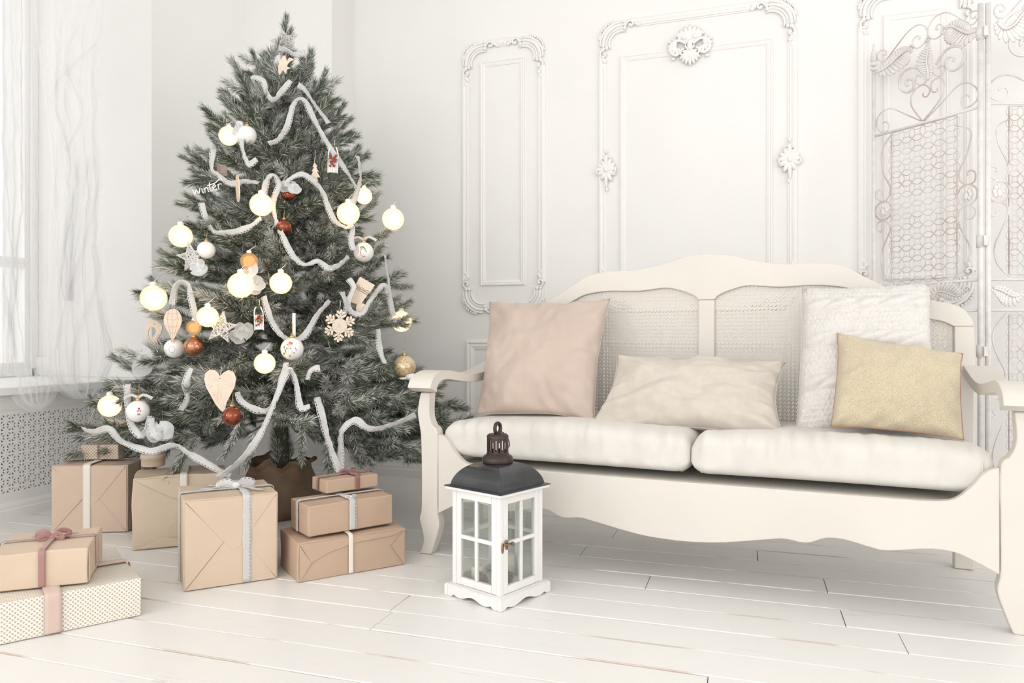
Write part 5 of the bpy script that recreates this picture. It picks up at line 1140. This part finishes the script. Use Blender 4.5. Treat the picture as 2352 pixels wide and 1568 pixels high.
# dark copper, copper, white, champagne baubles
ball('shiny dark copper bauble hanging beneath the heart ornament', 533, 955, 22, 'copper', 0.10)
ball('copper bauble beside a ribbon in the middle of the tree', 652, 521, 17, 'copper')
ball('dark red-brown bauble half hidden under a white ribbon bow, above the other copper one', 662, 447, 15, 'copper', 0.02)
ball('rose copper bauble beside the hot-air balloon ornament', 445, 796, 22, 'copper_light', 0.09)
ball('plain white bauble at the upper left of the tree', 567, 311, 22, 'white_orn', 0.04)
ball('plain white bauble half hidden at the left edge of the tree by the woven star', 474, 574, 20, 'white_orn', 0.05)
ball('white bauble below the hot-air balloon, printed with grey figures', 400, 800, 22, 'white_orn', 0.07, [('grey_print', 'grey_p', [(0.2, -0.1, .3, .36)]), ('white_print', 'white_orn', [(0.25, -.1, .1, .22)])])
ball('white bauble with a small bow low on the left of the tree', 317, 944, 25, 'white_orn', 0.06, [('red_print', 'red', [(.5, .3, .07, .10), (.62, .1, .06, .06)]), ('grey_print', 'grey_p', [(.45, .1, .10, .08), (.5, -.2, .12, .10)])], ribbon_=True)
e = ball('white bauble printed with a green-scarfed snowman, at the centre of the tree', 671, 801, 26, 'white_orn', 0.10)
def prints(e, r, layers):
    for k, (nm, mm, shapes) in enumerate(layers):
        mb = MB()
        for (a0, b0, rx, rz, rot) in shapes:
            K = 16; vs = []; c, s = math.cos(rot), math.sin(rot)
            for q in range(K):
                u, v = rx * math.cos(2 * PI * q / K), rz * math.sin(2 * PI * q / K); a = a0 + u * c - v * s; b = b0 + u * s + v * c; d = max(0.02, 1 - a * a - b * b); kk = 1.004 + 0.004 * k; vs.append((a * r * kk, -math.sqrt(d) * r * kk, b * r * kk))
            mb.add(vs, [tuple(range(K))])
        mb.obj(nm, M[mm], e)
MAN = [('grey_outline', 'grey_p', [(0, -.22, .30, .30, 0), (.0, .22, .22, .20, 0), (.55, .05, .05, .10, .4), (.6, -.1, .09, .02, 0), (.6, -.1, .02, .09, 0), (.42, -.35, .05, .09, .2)]),
       ('snow_body', 'white_orn', [(0, -.22, .275, .275, 0), (0, .22, .195, .175, 0)]),
       ('green_scarf', 'green_p', [(0, .05, .24, .06, 0), (-.3, -.15, .06, .20, .3), (-.45, -.40, .12, .09, .5), (-.42, .15, .06, .10, 0)]),
       ('orange_hat', 'orange_p', [(.05, .42, .26, .08, .1), (.12, .53, .17, .10, -.3), (.02, .22, .07, .025, 0), (.05, -.62, .09, .06, .3)]),
       ('dark_buttons', 'burnt', [(0, -.1, .025, .025, 0), (0, -.25, .025, .025, 0), (-.07, .28, .025, .03, 0), (.09, .28, .025, .03, 0), (.25, .5, .03, .03, 0)])]
def rof(rp, x, y, off): p = tp(x, y, off); return rp * ((p - C0) @ FW) / FPX
prints(e, rof(26, 671, 801, .10), MAN)
MB().box((-0.002, 0.008, 0.045), (0.0105, 0.009, 0.135)).obj('hanging_ribbon', M['ivory'], e)
e = ball('white bauble printed with two small figures, under a bow at the right of the tree', 835, 579, 23, 'white_orn', 0.05, ribbon_=True)
prints(e, rof(23, 835, 579, .05), [('grey_outline', 'grey_p', [(-.48, .15, .20, .38, .2), (.05, -.05, .20, .38, 0), (.35, .1, .05, .25, .4)]), ('white_print', 'white_orn', [(-.48, .10, .16, .32, .2), (.05, -.10, .15, .30, 0)]), ('green_hat', 'green_p', [(.05, .38, .2, .10, .2), (.28, .28, .14, .05, -.8), (.42, .0, .04, .16, .2)]), ('red_scarf', 'orange_p', [(-.08, -.20, .035, .26, .1), (.0, .12, .1, .03, 0), (.12, -.55, .16, .03, .3), (.3, -.5, .03, .08, 0)]), ('face', 'kraft_pink', [(0.02, .2, .09, .08, 0)])])
e = ball('pale champagne gold bauble with swirl lines near the settee arm', 929, 842, 26, 'champagne', 0.0)
r = rof(26, 929, 842, 0.0); mb = MB()
for cx_, cz_, r0, a0 in ((-.35, .1, .4, 0), (.35, .35, .35, 2), (.2, -.35, .42, 4), (-.45, -.45, .3, 1), (.65, -.1, .25, 3)):
    pts = []
    for a, b in spiral(cx_, cz_, r0, .05, a0, 1.3, 22): d = max(.02, 1 - a * a - b * b); n_ = math.sqrt(a * a + b * b + d); pts.append((a / n_ * r * 1.01, -math.sqrt(d) / n_ * r * 1.01, b / n_ * r * 1.01))
    mb.tube(pts, 0.0008, 4)
mb.obj('gold_swirls', M['gold'], e)
e, s = orn('bird_ornament', 'small white bird figure beneath the champagne bauble near the settee arm', 'ornament', 948, 866, 0.05)
MB().ell((0, 0, 0), 18 * s, 10 * s, 9 * s, None, 14, 8).ell((16 * s, -4 * s, 3 * s), 9 * s, 8 * s, 8 * s, None, 12, 8).ell((-20 * s, 0, -3 * s), 13 * s, 5 * s, 3 * s, None, 10, 6).obj('body', M['white_orn'], e)
MB().ell((22 * s, -11 * s, 5 * s), 1.5 * s, 1.5 * s, 1.5 * s).obj('eye', M['burnt'], e)
# cut-outs; outlines in photograph pixels around the anchor, x right, y up, scaled to real size at their distance
def cut(e, s, poly, name, m, t=0.004, y=0.0, smooth=False, holes=None): return MB().prism([(p[0] * s, p[1] * s) for p in (catmull(poly, 5, True) if smooth else poly)], y, y + t).obj(name, M[m], e, bevel=0.0004)
def lines(e, s, paths, name, m, r=0.0007, y=-0.0008): 
    mb = MB()
    for p in paths: mb.tube([(a * s, y, b * s) for a, b in p], r, 4)
    return mb.obj(name, M[m], e)
# heart
e, s = orn('heart_ornament', 'large pale wooden heart with etched white pattern, low on the front of the tree', 'ornament', 505, 893, 0.11)
hp = [(0, 28), (8, 38), (20, 44), (32, 38), (37, 24), (34, 6), (24, -14), (15, -32), (11, -50), (10, -55), (2, -50), (-10, -36), (-22, -14), (-32, 4), (-36, 22), (-34, 36), (-24, 44), (-12, 43), (-4, 36)]
cut(e, s, hp, 'heart', 'fir_wood', smooth=False)
lines(e, s, [spiral(-20, 24, 11, 2, 0, 1.6, 20), spiral(18, 26, 12, 2, 2, 1.6, 20), spiral(-8, 20, 7, 1, 1, 1.4, 14), spiral(14, 8, 8, 1, 3, 1.5, 14), spiral(26, 12, 6, 1, 3, 1.4, 12), spiral(-24, 8, 6, 1, 5, 1.4, 12), [(-2, 10), (-4, -8), (-6, -28)], [(3, 12), (2, -4), (4, -20)], [(-26, 6), (-14, 7), (-4, 10)], spiral(-12, -12, 5, 1, 2, 1.3, 12), [(4, -20), (8, -32), (10, -40)], [(-6, -28), (-1, -38)]], 'etched_pattern', 'etched', 0.0006)
lines(e, s, [[(0, 25), (0, 24)]], 'hole', 'burnt', 0.003); hanger(e, s, 0, 25, 26)
# snowflake
e, s = orn('snowflake_ornament', 'pale wooden six-armed snowflake at the right of the tree', 'ornament', 780, 748, 0.10)
mb = MB()
for k in range(6):
    a = math.radians(90 + 60 * k - 6); d = np.array([math.cos(a), math.sin(a)]); n = np.array([-d[1], d[0]])
    def br(p, q, w_):
        p, q = np.array(p), np.array(q); t = (q - p) / np.linalg.norm(q - p); m_ = np.array([-t[1], t[0]]) * w_; e2 = q + t * w_
        mb.prism([tuple(c * s) for c in (p - m_, q - m_ * 1.25, e2, q + m_ * 1.25, p + m_)], 0, 0.004)
    br(d * 3, d * 36, 2.4)
    for q, l in ((17, 13), (26, 10)):
        for sg in (1, -1): br(d * q, d * q + (d * .62 + n * sg * .8) * l, 2.1)
mb.prism([(19 * s * math.cos(math.radians(60 * k - 6 + 30)), 19 * s * math.sin(math.radians(60 * k - 6 + 30))) for k in range(6)], 0.0004, 0.0036); mb.obj('snowflake', M['fir_wood'], e)
rim = [[(19 * math.cos(math.radians(60 * k + 24)), 19 * math.sin(math.radians(60 * k + 24))) for k in (0, 1, 2, 3, 4, 5, 0)]] + [[(0, 0), (33 * math.cos(math.radians(84 + 60 * k)), 33 * math.sin(math.radians(84 + 60 * k)))] for k in range(6)] + [[(11 * math.cos(math.radians(84 + 60 * k)) + 4 * math.cos(t), 11 * math.sin(math.radians(84 + 60 * k)) + 4 * math.sin(t)) for t in np.linspace(0, 6.28, 8)] for k in range(6)]
lines(e, s, rim, 'etched_pattern', 'etched', 0.0008); hanger(e, s, 0, 38, 20)
# hot-air balloon
e, s = orn('balloon_ornament', 'pale wooden hot-air balloon cut-out with gridded envelope on the left of the tree', 'ornament', 396, 745, 0.10)
bp = catmull([(2, 36), (14, 30), (21, 15), (19, -2), (8, -24), (4, -32), (-4, -32), (-8, -22), (-18, -2), (-20, 14), (-13, 30)], 5, True)
cut(e, s, [tuple(p) for p in bp], 'envelope', 'fir_wood'); cut(e, s, [(-4, -34), (4, -34), (3, -46), (-3, -46)], 'basket', 'fir_wood')
lines(e, s, [[(-20, 14), (0, 10), (20, 14)], [(-18, -2), (0, -6), (18, -2)], [(-15, 26), (0, 24), (15, 26)], [(-10, -18), (0, -20), (10, -18)], [(0, 35), (0, -32)], [(-8, 34), (-12, 10), (-3, -30)], [(9, 33), (13, 10), (3, -30)]], 'burnt_grid', 'etched_tan', 0.0003)
lines(e, s, [[(-4, -31), (-3, -38)], [(4, -31), (3, -38)], [(-3, -38), (3, -38)]], 'ropes', 'burnt', 0.0006); hanger(e, s, -2, 34, 30); hanger(e, s, 3, 34, 34)
# crescent bird
e, s = orn('bird_cutout', 'grey-brown wooden bird cut-out with a curved crescent body at the far left of the tree', 'ornament', 352, 765, 0.03)
cut(e, s, [tuple(p) for p in catmull([(-8, 26), (-6, 31), (2, 30), (14, 24), (20, 14), (18, 0), (10, -16), (8, -26), (14, -36), (20, -42), (18, -46), (10, -42), (-2, -30), (-14, -14), (-19, 4), (-16, 18)], 3, True)][:22] + [tuple(p) for p in []], 'crescent', 'plaque') if False else None
outp = [tuple(p) for p in catmull([(-18, 2), (-14, 20), (-6, 31), (4, 30), (14, 25), (20, 16), (18, 2), (12, -10), (7, -22), (10, -30), (22, -42), (16, -46), (4, -38), (-8, -26), (-15, -12)], 4, True)]
mb = MB(); hole = [tuple(p) for p in catmull([(-12, 0), (-8, 12), (0, 14), (6, 8), (4, -2), (-2, -10), (-3, -16), (-8, -14)], 4, True)]
n = 60; oc = (-2, 0)
def ray_hit(poly, a):
    best = 0; d = (math.cos(a), math.sin(a))
    for i in range(len(poly)):
        p, q = poly[i], poly[(i + 1) % len(poly)]; ex_, ey_ = q[0] - p[0], q[1] - p[1]; den = d[0] * ey_ - d[1] * ex_
        if abs(den) < 1e-9: continue
        t = ((p[0] - oc[0]) * ey_ - (p[1] - oc[1]) * ex_) / den; u = ((p[0] - oc[0]) * d[1] - (p[1] - oc[1]) * d[0]) / den
        if t > 0 and -0.001 <= u <= 1.001: best = max(best, t)
    return (oc[0] + d[0] * best, oc[1] + d[1] * best)
ri = [ray_hit(hole, 2 * PI * k / n) for k in range(n)]; ro_ = [ray_hit(outp, 2 * PI * k / n) for k in range(n)]
for yy in (0, 0.004):
    mb.add([(p[0] * s, yy, p[1] * s) for p in ri + ro_], [((k, (k + 1) % n, n + (k + 1) % n, n + k) if yy else (n + k, n + (k + 1) % n, (k + 1) % n, k)) for k in range(n)])
for R_, fl_ in ((ri, 1), (ro_, 0)): mb.add([(p[0] * s, 0, p[1] * s) for p in R_] + [(p[0] * s, 0.004, p[1] * s) for p in R_], [(k, (k + 1) % n, n + (k + 1) % n, n + k) for k in range(n)])
mb.obj('bird', M['fir_wood'], e); lines(e, s, [[(8, 10), (12, 0), (6, -16)], [(12, 14), (16, 2), (9, -14)], [(7, 4), (16, 4)], [(7, -3), (14, -3)], [(5, -10), (11, -10)], [(-4, 16), (8, 14), (16, 18)]], 'etched_pattern', 'etched', 0.0005)
lines(e, s, [[(2, 21), (2.5, 21)]], 'eye', 'plaque', 0.003); hanger(e, s, 0, 27, 16, 'mauve')
# stocking
e, s = orn('stocking_ornament', 'pale wooden Christmas stocking with dotted cuff at the right of the tree', 'ornament', 830, 668, 0.09)
rotp = lambda pts, a: [(x * math.cos(a) - y_ * math.sin(a), x * math.sin(a) + y_ * math.cos(a)) for x, y_ in pts]
cut(e, s, rotp([(-17, 4), (17, 4), (15, -14), (14, -30), (-6, -34), (-20, -30), (-18, -22), (-12, -14)], -0.52), 'foot', 'fir_wood', 0.004, 0.001); cut(e, s, rotp([(-19, 4), (19, 4), (20, 27), (-19, 27)], -0.52), 'cuff', 'fir_wood', 0.006, 0.0)
lines(e, s, [rotp([(-18, 3), (18, 3)], -.52), rotp([(-17, -1), (17, -1)], -.52), rotp([(-18, 6), (-12, 8), (-6, 5), (0, 8), (6, 5), (12, 8), (18, 6)], -.52)] + [rotp([(a + (b % 2) * 3, 10 + b * 3.6), (a + (b % 2) * 3 + .4, 10 + b * 3.6)], -.52) for a in range(-15, 16, 6) for b in range(5)], 'burnt_pattern', 'burnt', 0.0008)
hanger(e, s, -8, 26, 26, 'mauve')
e, s = orn('wooden_drop_ornament', 'rounded plain wooden tag below the stocking ornament', 'ornament', 829, 712, 0.07)
cut(e, s, [tuple(p) for p in catmull([(-8, 14), (8, 14), (11, 0), (6, -9), (-6, -9), (-11, 0)], 4, True)], 'tag', 'fir_wood'); hanger(e, s, 0, 12, 14)
# oval medallion, seen edge-on
e, s = orn('medallion_ornament', 'oval wooden medallion with a cut-out snowflake, turned edge-on at the upper left', 'ornament', 545, 433, 0.10)
e.rotation_euler = (math.radians(4), math.radians(17), YAW + math.radians(-62)); mb = MB(); n = 36
for r0, r1 in ((24, 31), (0, 6)):
    vs = []
    for yy in (0, 0.004):
        for rr_ in (r0, r1):
            vs += [(rr_ * s * math.cos(2 * PI * k / n), yy, rr_ * s * math.sin(2 * PI * k / n)) for k in range(n)]
    mb.add(vs, [(k, (k + 1) % n, n + (k + 1) % n, n + k) for k in range(n)] + [(3 * n + k, 3 * n + (k + 1) % n, 2 * n + (k + 1) % n, 2 * n + k) for k in range(n)] + [(n + k, n + (k + 1) % n, 3 * n + (k + 1) % n, 3 * n + k) for k in range(n)] + [(2 * n + k, 2 * n + (k + 1) % n, (k + 1) % n, k) for k in range(n)])
for k in range(6):
    a = math.radians(60 * k); d = np.array([math.cos(a), math.sin(a)]); nn_ = np.array([-d[1], d[0]])
    mb.prism([tuple(c * s) for c in (d * 4 - nn_ * 2, d * 26 - nn_ * 2, d * 26 + nn_ * 2, d * 4 + nn_ * 2)], 0, 0.004)
    for sg in (1, -1):
        p = d * 12; q = d * 20 + nn_ * sg * 9; t = (q - p) / np.linalg.norm(q - p); m_ = np.array([-t[1], t[0]]) * 1.6; mb.prism([tuple(c * s) for c in (p - m_, q - m_, q + m_, p + m_)], 0, 0.004)
mb.obj('medallion', M['fir_wood'], e)
# comet
e, s = orn('comet_ornament', 'pale wooden shooting star with curved tails near the top of the tree', 'ornament', 655, 150, 0.08)
cut(e, s, [tuple(p) for p in catmull([(-14, -22), (-16, -2), (-10, 14), (-2, 23), (2, 16), (4, 10), (10, 18), (20, 13), (10, 8), (4, -2), (12, -6), (4, -10), (2, -20), (-3, -14), (-6, -12)], 3, True)], 'comet', 'fir_wood'); hanger(e, s, 0, 18, 12)
# little wooden fir
e, s = orn('tree_cutout', 'small pale wooden fir tree cut-out right of centre in the upper part of the tree', 'ornament', 724, 395, 0.06)
cut(e, s, [(-2, 22), (5, 12), (2, 11), (8, 1), (4, 1), (11, -12), (4, -12), (6, -22), (-3, -20), (-3, -12), (-11, -10), (-5, 1), (-8, 2), (-3, 11), (-6, 12)], 'fir', 'fir_wood'); hanger(e, s, -2, 22, 30)
# brown plaque
e, s = orn('plaque_ornament', 'dark grey-brown wooden plaque behind a white ribbon at the upper left', 'ornament', 508, 388, 0.03)
cut(e, s, [(-12, 16), (12, 6), (14, -16), (-4, -16), (-10, -4)], 'plaque', 'plaque'); lines(e, s, [[(0, 0), (8, -2)], [(-2, -6), (9, -8)]], 'etched_lines', 'etched', .0005); hanger(e, s, -10, 15, 16)
# sledges with berries
def sledge(label, x, y, k, tilt=0.0, off=0.08):
    e, s = orn('sledge_ornament', label, 'ornament', x, y, off, 'berry sledges on the tree'); s *= k; e.rotation_euler = (0, tilt, YAW)
    for px_ in (-11, 11): MB().tube([(px_ * s, -.002, -26 * s), (px_ * s, -.002, 18 * s), (px_ * .8 * s, -.006, 28 * s), (px_ * .5 * s, -.002, 34 * s)], 1.6 * s, 6).obj('runner', M['white_fibre'], e)
    for k2 in range(4): MB().box(((-10 + k2 * 5.2) * s, 0, -24 * s), ((-5.4 + k2 * 5.2) * s, .003, 14 * s)).obj('slat', M['white_fibre'], e, bevel=.0004)
    mb = MB(); rr = random.Random(x)
    for q in range(16): mb.ell(((rr.uniform(-6, 8)) * s, -.008 + rr.uniform(-.003, .003), (14 - q * 1.7 + rr.uniform(-2, 2)) * s), 2.6 * s, 2.6 * s, 2.6 * s, None, 8, 6)
    mb.obj('berries', M['red'], e); mb = MB()
    for q in range(14): a = rr.uniform(0, 6.28); mb.tube([(0, -.005, 8 * s), (14 * s * math.cos(a), -.010, (8 + 14 * math.sin(a)) * s)], .5 * s, 4)
    mb.obj('green_sprig', M['green_p'], e); hanger(e, s, 0, 32, 20)
sledge('white sledge with a long bunch of red berries at the upper right of the tree', 765, 372, 1.0, .04)
sledge('little white sledge with red berries left of centre on the tree', 595, 735, .9, -.03)
# woven stars
def star(label, x, y, R_, rot, off=.07, yaw=0.):
    e, s = orn('woven_star', label, 'ornament', x, y, off, 'woven white stars'); e.rotation_euler = (0, 0, YAW + yaw); P5 = []
    for k in range(10):
        a = math.radians(90 + 36 * k) + rot; r_ = R_ * (1 if k % 2 == 0 else .42); P5.append((r_ * s * math.cos(a), r_ * s * math.sin(a)))
    for yy in (-.006, .006): MB().tube([(p[0], yy, p[1]) for p in P5], .0014, 5, True).obj('wire_frame', M['white_fibre'], e)
    mb = MB(); rr = random.Random(int(x))
    def pe(i, t): i %= 10; a, b = P5[i], P5[(i + 1) % 10]; return np.array((a[0] * (1 - t) + b[0] * t, rr.uniform(-.007, .007), a[1] * (1 - t) + b[1] * t))
    for q in range(230):
        k = 2 * rr.randrange(5)
        if rr.random() < .62: mb.tube([pe(k - 1, rr.random()), pe(k, rr.random())], .0011, 3, cap=False)
        else: k += 1; mb.tube([pe(k - 1, rr.uniform(.7, 1)), pe(k + rr.choice([2, 4, 6]), rr.uniform(0, .3))], .0011, 3, cap=False)
    mb.obj('yarn', M['white_fibre'], e)
star('woven white yarn star at the very top of the tree', 655, 96, 33, .30, .05, .2)
star('woven white yarn star beneath a string-light blur on the left of the tree', 508, 752, 38, -.15, .10)
star('woven white knitted star at the left edge of the tree by a white bauble', 440, 590, 34, .2, .08)
# white bows and tulle tufts
def tuft(label, x, y, s_, off=.05, sd=0):
    e, s = orn('tulle_bow', label, 'bow', x, y, off, 'white tulle bows on the tree'); mb = MB(); rr = random.Random(sd)
    for q in range(3):
        a = rr.uniform(0, 6.28); st = catmull([(0, 0, 0), (s_ * s * .7 * math.cos(a), -.012, s_ * s * .7 * math.sin(a)), (s_ * s * 1.1 * math.cos(a + .5), 0, s_ * s * 1.1 * math.sin(a + .5)), (s_ * s * .6 * math.cos(a + 1), .006, s_ * s * .6 * math.sin(a + 1)), (0, 0, 0)], 6)
        qd = ribbon_strip(st, [(math.sin(q), -1, .5)] * len(st), s_ * s * .7, 0, .008, sd + q); o = len(mb.v); mb.v += qd.v; mb.f += [tuple(o + k for k in f) for f in qd.f]; mb.sm += qd.sm; mb.uv += qd.uv
    mb.obj('loops', M['tulle_w'], e)
M['tulle_w'] = sheer('white_tulle_bow', 0.85)
tuft('white tulle bow beside the large string-light blur left of centre', 570, 640, 30, .07, 1)
tuft('white tulle bow under the knitted star at the left edge', 443, 622, 24, .06, 2)
tuft('white tulle bow resting on the left boughs above the heart', 340, 832, 30, .04, 3)
tuft('white tulle bow in the gap beneath the woven star', 560, 775, 26, .0, 4)
tuft('white tulle bow behind the bauble at the lower left', 365, 975, 30, .03, 5)
tuft('white tulle bow over the dark red-brown bauble', 668, 424, 20, .07, 6)
# the word winter in white script
e, s = orn('word_ornament', 'white script ornament spelling winter at the upper left edge of the tree', 'ornament', 480, 433, .10); e.rotation_euler = (0, math.radians(-13), YAW)
mb = MB()
for p in ([(-37, 6), (-34, -6), (-29, 4), (-25, -6), (-20, 6)], [(-16, 4), (-16, -5), (-13, -7)], [(-16, 9), (-15.5, 10)], [(-10, 4), (-10, -7)], [(-10, 0), (-6, 4), (-3, 2), (-3, -6), (-1, -7)], [(4, 13), (2, -4), (5, -7), (8, -5)], [(-3, 7), (6, 8), (18, 10), (30, 16), (35, 10)], [(10, -1), (16, 2), (14, 6), (10, 3), (10, -4), (15, -7), (18, -4)], [(22, 5), (22, -7)], [(22, 1), (26, 5), (31, 3)]):
    mb.tube([(a * s, 0, b * s) for a, b in ([tuple(q) for q in catmull(p, 4)] if len(p) > 2 else p)], 0.0021, 6)
mb.obj('lettering', M['white_fibre'], e)
# cinnamon stick at the lower left
e, s = orn('wooden_stick', 'thin brown wooden stick hanging among the lowest left boughs', 'ornament', 205, 968, .03)
MB().tube([(-12 * s, 0, -26 * s), (14 * s, -.004, 28 * s)], .0022, 6).obj('stick', M['fir_wood'], e)

# ------------------------------------------------------------------ blurred glows of the light string, shaped as solid globes
def globe(label, x, y, rp, m='bulb', off=.11, D=None):
    e, s = orn('blur_globe', label, 'string light', x, y, off, 'blurred glows of the light string', D); r = rp * s
    mb = MB()
    for q in (1.0, .92, .82, .70): mb.lathe([(0.0001, -r * q)] + [(r * q * math.sin(t), -r * q * math.cos(t)) for t in np.linspace(.08, PI - .25, 18)], 28)
    mb.obj('globe', M['shell_' + m], e)
    MB().lathe([(0.0001, -r * .64)] + [(r * .64 * math.sin(t), -r * .64 * math.cos(t)) for t in np.linspace(.08, PI - .3, 14)], 20).obj('lit_core', M[m], e)
    MB().lathe([(r * .26, r * .95), (r * .27, r * 1.2), (r * .15, r * 1.28), (0, r * 1.3)], 14).obj('socket', M['white_fibre'], e)
    MB().tube([(0, 0, r * 1.28), (.006, .02, r * 1.6), (.004, .06, r * 2.0)], .0013, 5).obj('wire', M['white_fibre'], e)
for a in (('string-light blur as a globe beside the ribbon loop, upper centre left', 600, 470, 26), ('string-light blur as a globe at the right, large and nearest the swagged ribbon', 800, 490, 26), ('string-light blur as a globe just above another at the upper right', 836, 450, 19),
          ('white string-light blur as a globe standing clear of the tree at the right', 903, 503, 25, 'bulb_white', .0, 3.25), ('white string-light blur as a globe at the left edge beside the knitted star', 415, 542, 26, 'bulb_white', .05), ('white string-light blur as a globe at the left edge above the balloon ornament', 353, 684, 29, 'bulb_white', .05),
          ('dim amber string-light blur as a globe above the largest one', 572, 600, 20, 'bulb_dim', .08), ('largest string-light blur as a globe, left of centre', 553, 655, 29, 'bulb', .12), ('string-light blur as a globe in the very centre of the tree', 645, 650, 25, 'bulb', .06), ('string-light blur as a globe touching the woven star', 477, 727, 24, 'bulb', .13),
          ('string-light blur as a globe at the right tip above the champagne bauble', 922, 738, 24, 'bulb', .02), ('golden string-light blur as a globe just right of the heart ornament', 608, 834, 24, 'bulb', .08), ('string-light blur as a globe low at the far left', 252, 932, 25, 'bulb', .02), ('faint white string-light blur as a globe at the upper left of the tree', 525, 312, 22, 'bulb_white', .0),
          ('dim amber light ghost as a globe between the balloon and the woven star', 445, 752, 17, 'bulb_dim', .07)): globe(*a)
